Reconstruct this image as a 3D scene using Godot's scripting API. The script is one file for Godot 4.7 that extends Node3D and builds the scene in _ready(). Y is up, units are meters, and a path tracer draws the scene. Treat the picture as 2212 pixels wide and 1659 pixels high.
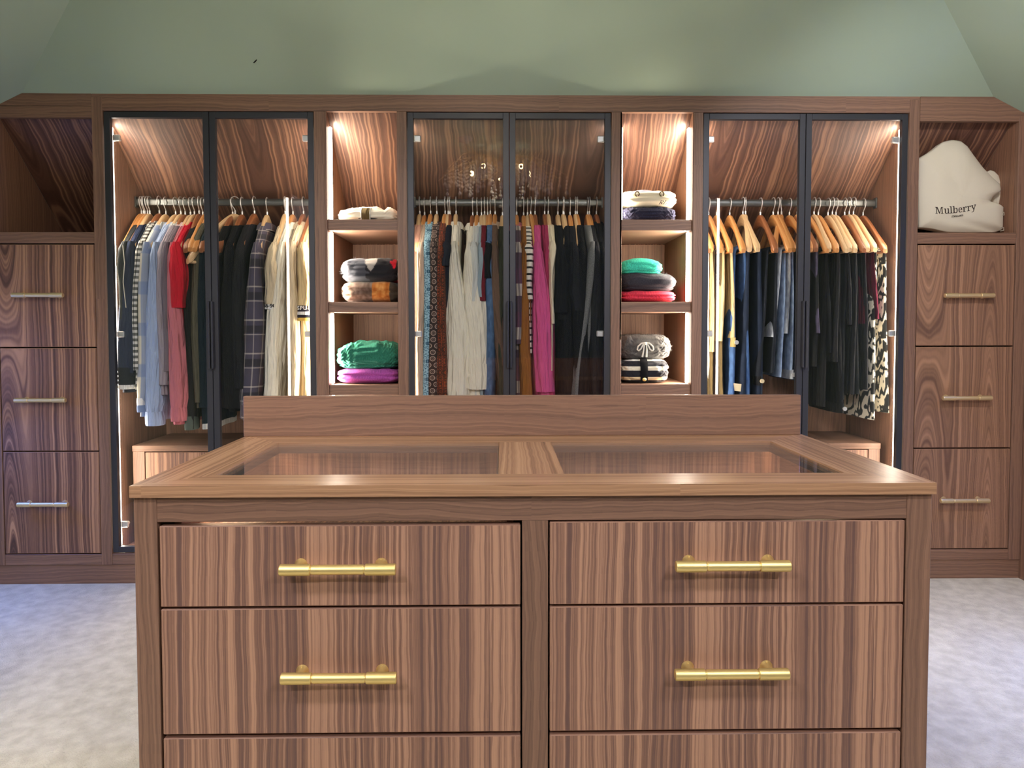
extends Node3D
# A walnut dressing room under a green attic roof: a fitted wardrobe wall behind an island chest with a glass top.

const HC := 0.993          # camera height
const D := 2.78            # distance of the wardrobe face
const F := 1560.0          # focal length in pixels of the 2212 x 1659 frame
var cam: Camera3D
var M := {}
var rng := RandomNumberGenerator.new()
var names := {}
var LED := 0.20
var fnz := FastNoiseLite.new()

# ------------------------------------------------------------------ naming
func numbered(n: String) -> String:
	if not names.has(n):
		names[n] = 0
		return n
	names[n] += 1
	return "%s_%03d" % [n, names[n]]

func tag(o: Node, label: String, category := "", group := "", kind := "") -> Node:
	if label: o.set_meta("label", label)
	if category: o.set_meta("category", category)
	if group: o.set_meta("group", group)
	if kind: o.set_meta("kind", kind)
	return o

func thing(called: String, label: String, category: String, pos := Vector3.ZERO, group := "") -> Node3D:
	var o := Node3D.new()
	o.name = numbered(called)
	add_child(o)
	o.position = pos
	tag(o, label, category, group)
	return o

func obj(called: String, st: SurfaceTool, m: Material, parent: Node = null) -> MeshInstance3D:
	var o := MeshInstance3D.new()
	o.mesh = st.commit()
	o.material_override = m
	if parent == null:
		o.name = numbered(called)
		add_child(o)
	else:
		o.name = called
		parent.add_child(o, true)
	return o

func put(called: String, me: Mesh, m: Material, parent: Node, xf := Transform3D()) -> MeshInstance3D:
	var o := MeshInstance3D.new()
	o.mesh = me
	o.material_override = m
	o.name = called
	parent.add_child(o, true)
	o.transform = xf
	return o

func new_st() -> SurfaceTool:
	var st := SurfaceTool.new()
	st.begin(Mesh.PRIMITIVE_TRIANGLES)
	return st

# a pixel of the photograph, taken to the plane at distance d
func at(px: float, py: float, d: float) -> Vector3:
	var v := cam.basis * Vector3((px - 1106.0) / F, -(py + 64.8 - 829.5) / F, -1.0)
	v *= d / -v.z
	return Vector3(v.x, v.y + HC, v.z)

# ------------------------------------------------------------------ shapes
func tri(st: SurfaceTool, a: Vector3, b: Vector3, c: Vector3, n: Vector3, ua: Vector2, ub: Vector2, uc: Vector2) -> void:
	if (b - a).cross(c - a).dot(n) > 0.0:
		var t := b; b = c; c = t
		var s := ub; ub = uc; uc = s
	st.set_normal(n); st.set_uv(ua); st.add_vertex(a)
	st.set_normal(n); st.set_uv(ub); st.add_vertex(b)
	st.set_normal(n); st.set_uv(uc); st.add_vertex(c)

func box_uv(p: Vector3, n: int, g: int, off: Vector2) -> Vector2:
	var a := (n + 1) % 3
	var b := (n + 2) % 3
	if g == a: return Vector2(p[b], -p[a]) + off
	if g == b: return Vector2(p[a], -p[b]) + off
	return Vector2(p[a], p[b]) + off

# a box with chamfered edges; g is the axis the grain runs along, uv in metres
func bx(st: SurfaceTool, c: Vector3, s: Vector3, g := 1, off := Vector2.ZERO, bev := 0.0012, xf := Transform3D()) -> void:
	var h := s * 0.5
	bev = minf(bev, minf(h.x, minf(h.y, h.z)) * 0.6)
	for n in 3:
		var a := (n + 1) % 3
		var b := (n + 2) % 3
		for sg in [-1.0, 1.0]:
			var nn := Vector3.ZERO; nn[n] = sg
			var q := []
			for k in [[-1, -1], [1, -1], [1, 1], [-1, 1]]:
				var p := c
				p[n] += sg * h[n]; p[a] += k[0] * (h[a] - bev); p[b] += k[1] * (h[b] - bev)
				q.append(p)
			var wn := xf.basis * nn
			tri(st, xf * q[0], xf * q[1], xf * q[2], wn, box_uv(q[0], n, g, off), box_uv(q[1], n, g, off), box_uv(q[2], n, g, off))
			tri(st, xf * q[0], xf * q[2], xf * q[3], wn, box_uv(q[0], n, g, off), box_uv(q[2], n, g, off), box_uv(q[3], n, g, off))
	for e in 3:
		var a := (e + 1) % 3
		var b := (e + 2) % 3
		for sa in [-1.0, 1.0]:
			for sb in [-1.0, 1.0]:
				var q := []
				for k in [[1, 0], [1, 1], [-1, 1], [-1, 0]]:
					var p := c
					p[e] += k[0] * (h[e] - bev)
					p[a] += sa * (h[a] - (bev if k[1] == 1 else 0.0))
					p[b] += sb * (h[b] - (0.0 if k[1] == 1 else bev))
					q.append(p)
				var nn := Vector3.ZERO; nn[a] = sa; nn[b] = sb
				var wn := (xf.basis * nn).normalized()
				tri(st, xf * q[0], xf * q[1], xf * q[2], wn, box_uv(q[0], a, g, off), box_uv(q[1], a, g, off), box_uv(q[2], a, g, off))
				tri(st, xf * q[0], xf * q[2], xf * q[3], wn, box_uv(q[0], a, g, off), box_uv(q[2], a, g, off), box_uv(q[3], a, g, off))
	for sx in [-1.0, 1.0]:
		for sy in [-1.0, 1.0]:
			for sz in [-1.0, 1.0]:
				var k := Vector3(sx, sy, sz)
				var p0 := c + k * h
				var a0 := p0 - Vector3(0, sy, sz) * bev
				var b0 := p0 - Vector3(sx, 0, sz) * bev
				var c0 := p0 - Vector3(sx, sy, 0) * bev
				tri(st, xf * a0, xf * b0, xf * c0, (xf.basis * k).normalized(), box_uv(a0, 0, g, off), box_uv(b0, 0, g, off), box_uv(c0, 0, g, off))

# box given by its extents
func ext(st: SurfaceTool, x0: float, x1: float, y0: float, y1: float, z0: float, z1: float, g := 1, off := Vector2.ZERO, bev := 0.0012) -> void:
	bx(st, Vector3(x0 + x1, y0 + y1, z0 + z1) * 0.5, Vector3(absf(x1 - x0), absf(y1 - y0), absf(z1 - z0)), g, off, bev)

func box(called: String, m: Material, parent: Node, x0: float, x1: float, y0: float, y1: float, z0: float, z1: float, g := 1, off := Vector2.ZERO, bev := 0.0012) -> MeshInstance3D:
	var st := new_st()
	ext(st, x0, x1, y0, y1, z0, z1, g, off, bev)
	return obj(called, st, m, parent)

# a smooth grid of rows; closed round each row when asked
func grid(st: SurfaceTool, P: Array, closed := true, us := 1.0, vs := 1.0, flip := false, uvf = null) -> void:
	var nr := P.size()
	var nc: int = P[0].size()
	var last := nc if closed else nc - 1
	var N := []
	var U := PackedFloat32Array([0.0])
	var V := PackedFloat32Array([0.0])
	var mid: PackedVector3Array = P[nr / 2]
	for j in last:
		U.append(U[j] + mid[j].distance_to(mid[(j + 1) % nc]) * us)
	for i in range(1, nr):
		V.append(V[i - 1] + (P[i] as PackedVector3Array)[0].distance_to((P[i - 1] as PackedVector3Array)[0]) * vs)
	for i in nr:
		var row := PackedVector3Array()
		var r0: PackedVector3Array = P[maxi(i - 1, 0)]
		var r1: PackedVector3Array = P[mini(i + 1, nr - 1)]
		var rr: PackedVector3Array = P[i]
		for j in nc:
			var dc: Vector3
			if closed: dc = rr[(j + 1) % nc] - rr[(j + nc - 1) % nc]
			else: dc = rr[mini(j + 1, nc - 1)] - rr[maxi(j - 1, 0)]
			var dr := r1[j] - r0[j]
			var n := dc.cross(dr)
			if n.length_squared() < 1e-16:
				n = (r1[(j + nc / 4) % nc] - r0[j]).cross(dr) if dr.length_squared() > 1e-12 else Vector3.UP
			n = n.normalized()
			row.append(-n if flip else n)
		N.append(row)
	for i in nr - 1:
		for j in last:
			var k := (j + 1) % nc
			var a := [i, j, j]
			var b := [i, k, j + 1]
			var c := [i + 1, j, j]
			var d := [i + 1, k, j + 1]
			var order := [a, c, b, b, c, d] if not flip else [a, b, c, b, d, c]
			for v in order:
				st.set_normal((N[v[0]] as PackedVector3Array)[v[1]])
				var pp := (P[v[0]] as PackedVector3Array)[v[1]]
				st.set_uv(uvf.call(pp) if uvf != null else Vector2(U[v[2]], V[v[0]]))
				st.add_vertex(pp)

func cap(st: SurfaceTool, ring: PackedVector3Array, n: Vector3) -> void:
	var c := Vector3.ZERO
	for p in ring: c += p
	c /= ring.size()
	for j in ring.size():
		var a := ring[j]
		var b := ring[(j + 1) % ring.size()]
		tri(st, c, a, b, n, Vector2.ZERO, Vector2(a.x - c.x, a.y - c.y), Vector2(b.x - c.x, b.y - c.y))

# a tube along points; each radius may differ
func tube(st: SurfaceTool, pts: PackedVector3Array, rad: PackedFloat32Array, sides := 8, caps := true) -> void:
	var rows := []
	var up := Vector3.UP
	var t0 := (pts[1] - pts[0]).normalized()
	if absf(t0.dot(up)) > 0.9: up = Vector3.RIGHT
	var x := t0.cross(up).normalized()
	for i in pts.size():
		var t := (pts[mini(i + 1, pts.size() - 1)] - pts[maxi(i - 1, 0)]).normalized()
		x = (x - t * x.dot(t)).normalized()
		var y := t.cross(x)
		var ring := PackedVector3Array()
		var r := rad[mini(i, rad.size() - 1)]
		for j in sides:
			var a := TAU * j / sides
			ring.append(pts[i] + (x * cos(a) + y * sin(a)) * r)
		rows.append(ring)
	grid(st, rows, true, 1, 1, false)
	if caps:
		cap(st, rows[0], -(pts[1] - pts[0]).normalized())
		cap(st, rows[-1], (pts[-1] - pts[-2]).normalized())

func ball(st: SurfaceTool, c: Vector3, r: Vector3, nu := 8, nv := 6) -> void:
	var rows := []
	for i in nv + 1:
		var p := -PI / 2 + PI * i / nv
		var ring := PackedVector3Array()
		for j in nu:
			var a := TAU * j / nu
			ring.append(c + Vector3(r.x * maxf(cos(p), 0.02) * cos(a), r.y * sin(p), r.z * maxf(cos(p), 0.02) * sin(a)))
		rows.append(ring)
	grid(st, rows, true, 1, 1, true)

# ------------------------------------------------------------------ materials
func mat(c: Color, rough := 0.6, metal := 0.0, spec := 0.5) -> StandardMaterial3D:
	var m := StandardMaterial3D.new()
	m.albedo_color = c
	m.roughness = rough
	m.metallic = metal
	m.metallic_specular = spec
	return m

func rgb(r: int, g: int, b: int) -> Color:
	return Color(r / 255.0, g / 255.0, b / 255.0)

# veneer: rings read along a warped distance from a pith line, so that far from it the grain is straight and near it makes arches
func veneer(w: int, h: int, mw: float, mh: float, sd: int, cols: Array, o: Dictionary) -> Texture2D:
	var n1 := FastNoiseLite.new(); n1.seed = sd; n1.noise_type = FastNoiseLite.TYPE_SIMPLEX; n1.fractal_type = FastNoiseLite.FRACTAL_NONE; n1.frequency = 1.0
	var tab := PackedFloat32Array(); tab.resize(4096)
	var fr: float = o.get("freq", 60.0)
	for i in 4096:
		var x := i / 4096.0 * 0.8
		var b: float = n1.get_noise_2d(x * fr * 0.22, 3.1) * o.get("broad", 0.30) + n1.get_noise_2d(x * fr, 17.7) * 0.38 + n1.get_noise_2d(x * fr * 3.3, 40.2) * o.get("fine", 0.22)
		var s := n1.get_noise_2d(x * fr * 0.8, 77.7)
		b += o.get("streak", 0.0) * maxf(0.0, s - 0.30) * 2.2
		tab[i] = b * o.get("contrast", 1.0)
	var rnd := PackedFloat32Array(); rnd.resize(8192)
	var r := RandomNumberGenerator.new(); r.seed = sd * 7 + 1
	for i in 8192: rnd[i] = r.randf() - 0.5
	var pal := PackedByteArray()
	for i in 256:
		var t := i / 255.0 * (cols.size() - 1)
		var k := mini(int(t), cols.size() - 2)
		var c: Color = (cols[k] as Color).lerp(cols[k + 1], t - k)
		pal.append(int(c.r * 255)); pal.append(int(c.g * 255)); pal.append(int(c.b * 255))
	var out := PackedByteArray(); out.resize(w * h * 3)
	var piths: Array = o.get("piths", [])
	var warp: float = o.get("warp", 0.006)
	var wx: float = o.get("wx", 3.0)
	var wy: float = o.get("wy", 1.2)
	var grain: float = o.get("grain", 0.10)
	var np := piths.size()
	var at_ := 0
	for y in h:
		var v := mh * y / h
		var ry := (y >> 4) * 131
		for x in w:
			var u := mw * x / w
			var t := u + warp * n1.get_noise_2d(u * wx, v * wy) + warp * 0.25 * n1.get_noise_2d(u * wx * 5.0, v * wy * 6.0)
			if np:
				var best := 9.0
				var tt := t
				for p in piths:
					var dx: float = absf(t - p[0])
					if dx < best:
						best = dx
						tt = sqrt(dx * dx + p[1] * p[1]) + v * p[2] * exp(-dx * dx / (p[3] * p[3])) + p[0] * 3.0
				t = tt
			var f := t * 5120.0
			var i0 := int(floor(f))
			var ff := f - i0
			var b := 0.5 + lerpf(tab[i0 & 4095], tab[(i0 + 1) & 4095], ff) + grain * rnd[(x * 7 + ry) & 8191]
			var q := clampi(int(b * 255.0), 0, 255) * 3
			out[at_] = pal[q]; out[at_ + 1] = pal[q + 1]; out[at_ + 2] = pal[q + 2]
			at_ += 3
	return ImageTexture.create_from_image(Image.create_from_data(w, h, false, Image.FORMAT_RGB8, out))

func wood(tex: Texture2D, mw: float, mh: float, rough := 0.42, tint := Color.WHITE, spec := 0.45) -> StandardMaterial3D:
	var m := mat(tint, rough, 0.0, spec)
	m.albedo_texture = tex
	m.uv1_scale = Vector3(1.0 / mw, 1.0 / mh, 1.0)
	return m

func noise_tex(sd: int, freq: float, a: Color, b: Color, size := 256, oct := 4) -> NoiseTexture2D:
	var n := FastNoiseLite.new(); n.seed = sd; n.frequency = freq; n.fractal_octaves = oct
	var t := NoiseTexture2D.new(); t.width = size; t.height = size; t.seamless = true; t.noise = n
	var g := Gradient.new(); g.set_color(0, a); g.set_color(1, b)
	t.color_ramp = g
	return t

func cloth(c: Color, rough := 0.9, sheen := 0.25) -> StandardMaterial3D:
	var m := mat(c, rough, 0.0, 0.25)
	m.rim_enabled = true; m.rim = sheen; m.rim_tint = 0.6
	return m

func paint(w: int, h: int, f: Callable) -> ImageTexture:
	var im := Image.create(w, h, false, Image.FORMAT_RGB8)
	for y in h:
		for x in w:
			im.set_pixel(x, y, f.call(x, y))
	return ImageTexture.create_from_image(im)

func patterned(t: Texture2D, mw: float, mh: float, tint := Color.WHITE) -> StandardMaterial3D:
	var m := cloth(tint)
	m.albedo_texture = t
	m.uv1_scale = Vector3(1.0 / mw, 1.0 / mh, 1)
	return m

func make_materials() -> void:
	var lt := rgb(178, 136, 112)
	var md := rgb(152, 113, 93)
	var dk := rgb(112, 84, 76)
	M.isl_t = veneer(832, 720, 0.65, 0.62, 11, [dk, rgb(130, 96, 82), md, lt, rgb(190, 146, 118)], {"freq": 96.0, "warp": 0.003, "wx": 5.0, "wy": 2.0, "broad": 0.34, "contrast": 0.85, "fine": 0.30})
	M.isl = wood(M.isl_t, 0.65, 0.62, 0.5)
	M.crown_t = veneer(448, 1152, 0.42, 1.25, 23, [rgb(82, 58, 50), rgb(112, 80, 66), rgb(138, 100, 80), rgb(168, 126, 98), rgb(190, 144, 110)], {"freq": 96.0, "contrast": 0.66, "warp": 0.004, "wx": 3.0, "wy": 1.6, "piths": [[0.05, 0.025, 0.13, 0.05]], "broad": 0.3, "streak": 0.35, "fine": 0.3})
	M.crown = wood(M.crown_t, 0.42, 1.25, 0.5)
	M.crown2_t = veneer(448, 1152, 0.42, 1.25, 37, [rgb(106, 77, 64), rgb(136, 101, 80), rgb(160, 120, 95), rgb(186, 142, 112)], {"freq": 84.0, "contrast": 0.7, "warp": 0.006, "wx": 3.0, "wy": 1.5, "piths": [[0.07, 0.02, 0.16, 0.06], [0.31, 0.02, -0.14, 0.06]], "broad": 0.25})
	M.crown2 = wood(M.crown2_t, 0.42, 1.25, 0.5)
	M.fr_t = veneer(512, 1024, 0.40, 1.1, 51, [rgb(104, 79, 66), rgb(126, 95, 78), rgb(140, 106, 87), rgb(156, 119, 97)], {"freq": 120.0, "warp": 0.008, "wx": 4.0, "wy": 1.6, "broad": 0.2, "contrast": 0.62, "fine": 0.3, "grain": 0.20})
	M.fr = wood(M.fr_t, 0.40, 1.1, 0.45)
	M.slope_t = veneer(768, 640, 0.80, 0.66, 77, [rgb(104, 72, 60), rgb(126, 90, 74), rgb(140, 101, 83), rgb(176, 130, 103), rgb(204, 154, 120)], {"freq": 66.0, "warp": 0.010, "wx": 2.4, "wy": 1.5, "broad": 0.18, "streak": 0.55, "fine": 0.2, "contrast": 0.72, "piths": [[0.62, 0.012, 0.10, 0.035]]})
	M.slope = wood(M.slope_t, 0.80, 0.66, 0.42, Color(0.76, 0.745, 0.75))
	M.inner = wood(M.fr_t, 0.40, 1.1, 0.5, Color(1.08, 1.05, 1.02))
	M.top_t = veneer(512, 512, 0.30, 0.9, 91, [rgb(138, 103, 80), rgb(168, 128, 100), rgb(189, 146, 114), rgb(206, 163, 129)], {"freq": 110.0, "warp": 0.004, "wx": 4.0, "wy": 1.5, "broad": 0.22, "contrast": 0.7})
	M.top = wood(M.top_t, 0.30, 0.9, 0.27, Color(1.0, 1.0, 0.97), 0.55)
	M.groove = mat(rgb(24, 17, 14), 0.9)
	M.frame = mat(rgb(62, 62, 67), 0.42, 0.4, 0.5)
	M.steel = mat(rgb(228, 228, 228), 0.35, 0.75)
	M.rail = mat(rgb(120, 122, 120), 0.35, 0.9)
	M.brass = mat(rgb(244, 218, 146), 0.42, 0.8)
	M.brass_pale = mat(rgb(240, 216, 168), 0.45, 0.75)
	M.gold = mat(rgb(240, 212, 164), 0.4, 0.15)
	var gl := mat(Color(0.05, 0.05, 0.06, 0.07), 0.0, 0.0, 0.5)
	gl.transparency = BaseMaterial3D.TRANSPARENCY_ALPHA
	M.glass = gl
	var g2 := mat(Color(0.8, 0.9, 0.85, 0.02), 0.0, 0.0, 0.5)
	g2.transparency = BaseMaterial3D.TRANSPARENCY_ALPHA
	M.glass_clear = g2
	var em := mat(Color.WHITE, 0.6)
	em.emission_enabled = true; em.emission = Color(1.0, 0.95, 0.88); em.emission_energy_multiplier = 12.0
	M.led = em
	var em2: StandardMaterial3D = em.duplicate()
	em2.emission_energy_multiplier = 0.8
	M.led_dim = em2
	var bulb := mat(Color.WHITE, 0.6)
	bulb.emission_enabled = true; bulb.emission = Color(1.0, 0.86, 0.62); bulb.emission_energy_multiplier = 45.0
	M.bulb = bulb
	var cr := mat(rgb(236, 232, 224), 0.08, 0.0, 0.7)
	M.crystal = cr
	var green := mat(rgb(162, 180, 158), 0.85)
	M.green = green
	M.greenwall = mat(rgb(150, 164, 142), 0.85)
	var cp := mat(Color.WHITE, 1.0, 0.0, 0.1)
	cp.albedo_texture = noise_tex(5, 0.02, rgb(208, 199, 174), rgb(238, 230, 206), 512, 5)
	cp.uv1_triplanar = true; cp.uv1_world_triplanar = true; cp.uv1_scale = Vector3(1.6, 1.6, 1.6)
	cp.heightmap_enabled = true; cp.heightmap_scale = 0.35
	cp.heightmap_texture = noise_tex(8, 0.22, Color.BLACK, Color.WHITE, 512, 3)
	M.carpet = cp
	# hanger woods
	for w in [["amber", [rgb(196, 128, 66), rgb(222, 154, 88), rgb(232, 172, 108)]], ["pale", [rgb(214, 172, 122), rgb(232, 196, 148), rgb(240, 208, 164)]], ["brown", [rgb(132, 78, 46), rgb(158, 98, 60), rgb(178, 116, 74)]]]:
		var t := veneer(64, 256, 0.05, 0.4, 100 + (w[0] as String).length(), w[1], {"freq": 90.0, "contrast": 0.7})
		M["h_" + w[0]] = wood(t, 0.05, 0.4, 0.35, Color.WHITE, 0.5)
	# plain cloths
	for c in [["charcoal", 52, 54, 56], ["navy", 44, 52, 78], ["paleblue", 170, 188, 222], ["lilac", 160, 150, 160], ["mauve", 120, 108, 118], ["pink", 206, 120, 130], ["palepink", 222, 196, 200], ["red", 208, 26, 52], ["greygreen", 84, 94, 88], ["olive", 96, 92, 78], ["teal", 30, 44, 54], ["black", 24, 24, 27], ["softblack", 34, 34, 38],
		["cream", 238, 224, 192], ["ivory", 240, 234, 216], ["sand", 220, 202, 170], ["white", 244, 242, 238], ["peach", 236, 178, 156], ["beige", 206, 180, 158], ["palegrey", 206, 210, 208], ["greyblue", 150, 168, 178], ["burgundy", 112, 30, 44], ["denim", 92, 124, 164], ["sheer", 112, 88, 74], ["darkolive", 64, 66, 52], ["ochre", 150, 96, 42], ["hotpink", 222, 92, 150], ["magenta", 176, 56, 98],
		["greyknit", 132, 134, 134], ["khaki", 176, 154, 104], ["tan", 214, 190, 142], ["brownolive", 104, 88, 58], ["indigo", 40, 50, 70], ["darkindigo", 34, 38, 48], ["jean", 84, 118, 170], ["lightdenim", 200, 208, 214], ["icedenim", 170, 194, 226], ["greypurple", 92, 86, 108], ["blackjean", 36, 37, 40], ["wine", 84, 26, 44],
		["greenknit", 54, 128, 106], ["orchid", 190, 92, 180], ["turq", 78, 224, 190], ["coral", 244, 70, 92], ["navyknit", 58, 58, 78], ["fuzzgrey", 66, 64, 70], ["furgrey", 96, 94, 92], ["brownfuzz", 104, 86, 76], ["rustfuzz", 168, 100, 44], ["lightfuzz", 160, 154, 148], ["darkfuzz", 46, 47, 52], ["leather", 20, 20, 22], ["bag", 226, 216, 194], ["ribdark", 30, 32, 44], ["gold_cloth", 222, 184, 92], ["tagc", 220, 204, 168], ["rubber", 20, 20, 20], ["mauvegrey", 146, 140, 150], ["stone", 190, 178, 160], ["bluecheck", 120, 138, 176]]:
		M[c[0]] = cloth(rgb(c[1], c[2], c[3]))
	for k in ["denim", "indigo", "darkindigo", "jean", "lightdenim", "icedenim", "blackjean", "greypurple"]:
		var m: StandardMaterial3D = M[k]
		if not M.has("denim_t"): M.denim_t = noise_tex(31, 0.03, Color(0.72, 0.72, 0.75), Color(1, 1, 1), 256, 5)
		m.albedo_texture = M.denim_t
		m.uv1_scale = Vector3(5, 3, 1)
		m.rim = 0.1
	for k in ["black", "softblack", "charcoal", "teal", "blackjean", "darkindigo", "navy", "olive", "ribdark", "indigo", "darkolive", "leather", "rubber"]:
		(M[k] as StandardMaterial3D).rim_enabled = false
	M.creamfold = M.cream.duplicate(); M.ivoryfold = M.ivory.duplicate()
	# soft hanging creases, longer than they are wide
	var crease := noise_tex(71, 0.022, Color.BLACK, Color.WHITE, 256, 3)
	for k in ["charcoal", "navy", "paleblue", "lilac", "mauve", "pink", "red", "olive", "teal", "black", "softblack", "cream", "ivory", "sand", "white", "peach", "beige", "palegrey", "greyblue", "burgundy", "sheer", "darkolive", "ochre", "hotpink", "magenta", "khaki", "tan", "brownolive", "wine"]:
		var m: StandardMaterial3D = M[k]
		m.heightmap_enabled = true
		m.heightmap_texture = crease
		m.heightmap_scale = 1.1
		m.uv1_scale = Vector3(7.0, 1.3, 1)
	var knit := noise_tex(61, 0.09, Color(0.72, 0.72, 0.72), Color.WHITE, 256, 3)
	for k in ["greenknit", "orchid", "coral", "turq", "fuzzgrey", "furgrey", "navyknit", "brownfuzz", "greyknit"]:
		var m: StandardMaterial3D = M[k]
		m.albedo_texture = knit
		m.uv1_scale = Vector3(7, 7, 1)
	# printed and woven patterns
	var plaid := func(x: int, y: int) -> Color:
		var c := rgb(88, 74, 76)
		if x % 64 < 22: c = c.lerp(rgb(70, 74, 104), 0.5)
		if y % 64 < 20: c = c.lerp(rgb(84, 78, 96), 0.5)
		if (x + 34) % 64 < 16: c = c.lerp(rgb(86, 44, 52), 0.5)
		if (y + 30) % 64 < 14: c = c.lerp(rgb(34, 32, 36), 0.5)
		if x % 64 in [24, 25, 2, 3]: c = c.lerp(rgb(214, 206, 188), 0.55)
		if y % 64 in [22, 23, 24, 50, 51]: c = c.lerp(rgb(220, 212, 194), 0.6)
		return c
	M.plaid = patterned(paint(64, 64, plaid), 0.11, 0.13)
	M.plaid2 = patterned(paint(64, 64, func(x: int, y: int) -> Color:
		var c := rgb(104, 68, 88)
		if y % 64 < 18: c = rgb(196, 184, 170)
		elif y % 64 < 42: c = rgb(92, 72, 84)
		if x % 32 < 6: c = c.lerp(rgb(60, 50, 60), 0.5)
		return c), 0.09, 0.17)
	M.gingham = patterned(paint(32, 32, func(x: int, y: int) -> Color:
		var a := (0 if x < 16 else 1) + (0 if y < 16 else 1)
		return [rgb(226, 224, 216), rgb(108, 108, 106), rgb(28, 28, 28)][a]), 0.022, 0.022)
	M.check = patterned(paint(32, 32, func(x: int, y: int) -> Color:
		var c := rgb(226, 218, 196)
		if x < 12: c = c.lerp(rgb(112, 134, 184), 0.6)
		if y < 10: c = c.lerp(rgb(112, 134, 184), 0.5)
		return c), 0.10, 0.16)
	M.stripe = patterned(paint(8, 32, func(_x: int, y: int) -> Color: return rgb(26, 26, 28) if y < 10 else rgb(232, 226, 212)), 0.05, 0.026)
	fnz.seed = 4; fnz.frequency = 1.0; fnz.fractal_octaves = 2
	M.floral = patterned(paint(96, 96, func(x: int, y: int) -> Color:
		var n := fnz.get_noise_2d(sin(TAU * x / 96.0) * 2.2 + 5, sin(TAU * y / 96.0) * 2.2 + cos(TAU * x / 96.0))
		return rgb(166, 204, 220).lerp(rgb(52, 96, 120), smoothstep(0.12, 0.24, n))), 0.07, 0.07)
	M.snake = patterned(paint(96, 96, func(x: int, y: int) -> Color:
		var cx := fmod(x + (24.0 if (y / 32) % 2 == 0 else 0.0), 48.0) - 24.0
		var cy := fmod(float(y), 32.0) - 16.0
		var r := sqrt(cx * cx * 0.55 + cy * cy)
		var c := rgb(58, 46, 44).lerp(rgb(196, 172, 158), smoothstep(2.4, 0.8, absf(r - 11.0)))
		return c.lerp(rgb(150, 128, 118), smoothstep(1.6, 0.4, absf(r - 4.5)))), 0.062, 0.075)
	M.paisley = patterned(paint(96, 96, func(x: int, y: int) -> Color:
		var n := fnz.get_noise_2d(sin(TAU * x / 96.0) * 1.9, sin(TAU * y / 96.0) * 1.9 + cos(TAU * x / 96.0) * 1.3)
		return rgb(66, 38, 30).lerp(rgb(172, 78, 44), smoothstep(-0.1, 0.05, n) - smoothstep(0.18, 0.3, n))), 0.09, 0.09)
	M.zebra = patterned(paint(96, 96, func(x: int, y: int) -> Color:
		var n := fnz.get_noise_2d(sin(TAU * x / 96.0) * 1.0, sin(TAU * y / 96.0) * 1.0)
		var s := sin(TAU * (3.0 * x + 4.0 * y) / 96.0 + n * 5.0)
		return rgb(34, 34, 34).lerp(rgb(236, 228, 206), smoothstep(-0.1, 0.1, s))), 0.20, 0.30)
	M.knitstripe = patterned(paint(16, 64, func(x: int, y: int) -> Color:
		var b := y / 64.0
		var c := rgb(40, 40, 46)
		if b < 0.10: c = rgb(240, 236, 228)
		elif b > 0.30 and b < 0.47: c = rgb(238, 230, 206)
		elif b > 0.72 and b < 0.86: c = rgb(238, 214, 170)
		if (x + y) % 4 == 0: c = c.darkened(0.18)
		return c), 0.016, 0.098)
	M.pattern_fuzz = patterned(paint(64, 32, func(x: int, y: int) -> Color:
		var n := fnz.get_noise_2d(x * 0.06, y * 0.06) * 0.5
		if y > 13 and y < 29 - absf(x - 33) * 1.3: return rgb(164, 158, 152)
		if x > 48 and y > 13 and y < 29 - absf(x - 57) * 1.7: return rgb(196, 38, 58)
		return rgb(70, 72, 80) if x + n * 20 < 30 else rgb(36, 36, 40)), 0.24, 0.14)
	M.rust_pattern = patterned(paint(64, 32, func(x: int, y: int) -> Color:
		var n := fnz.get_noise_2d(x * 0.16 + 9, y * 0.16)
		if x < 34: return rgb(124, 104, 94).lerp(rgb(92, 72, 62), n + 0.5)
		if x < 52: return rgb(176, 104, 46).lerp(rgb(210, 150, 86), n + 0.4)
		return rgb(70, 62, 52)), 0.24, 0.14)

# ------------------------------------------------------------------ lights
func spot(called: String, label: String, pos: Vector3, aim: Vector3, e: float, c: Color, angle := 60.0, size := 0.04) -> void:
	var t := thing(called, label, "ceiling light", pos, "recessed ceiling lights")
	var st := new_st()
	tube(st, PackedVector3Array([Vector3(0, 0.03, 0), Vector3(0, 0.0, 0), Vector3(0, -0.004, 0)]), PackedFloat32Array([0.045, 0.045, 0.048]), 20)
	obj("ring", st, M.white, t)
	var s2 := new_st()
	tube(s2, PackedVector3Array([Vector3(0, -0.0045, 0), Vector3(0, -0.007, 0)]), PackedFloat32Array([0.033, 0.030]), 16)
	obj("diffuser", s2, M.led, t)
	var l := SpotLight3D.new()
	l.name = "beam"
	t.add_child(l)
	l.position = Vector3(0, -0.02, 0)
	l.look_at_from_position(pos + Vector3(0, -0.02, 0), aim, Vector3.RIGHT)
	l.light_energy = e; l.light_color = c; l.light_size = size
	l.spot_angle = angle; l.spot_angle_attenuation = 0.6; l.spot_range = 12; l.spot_attenuation = 2; l.shadow_enabled = true

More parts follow.
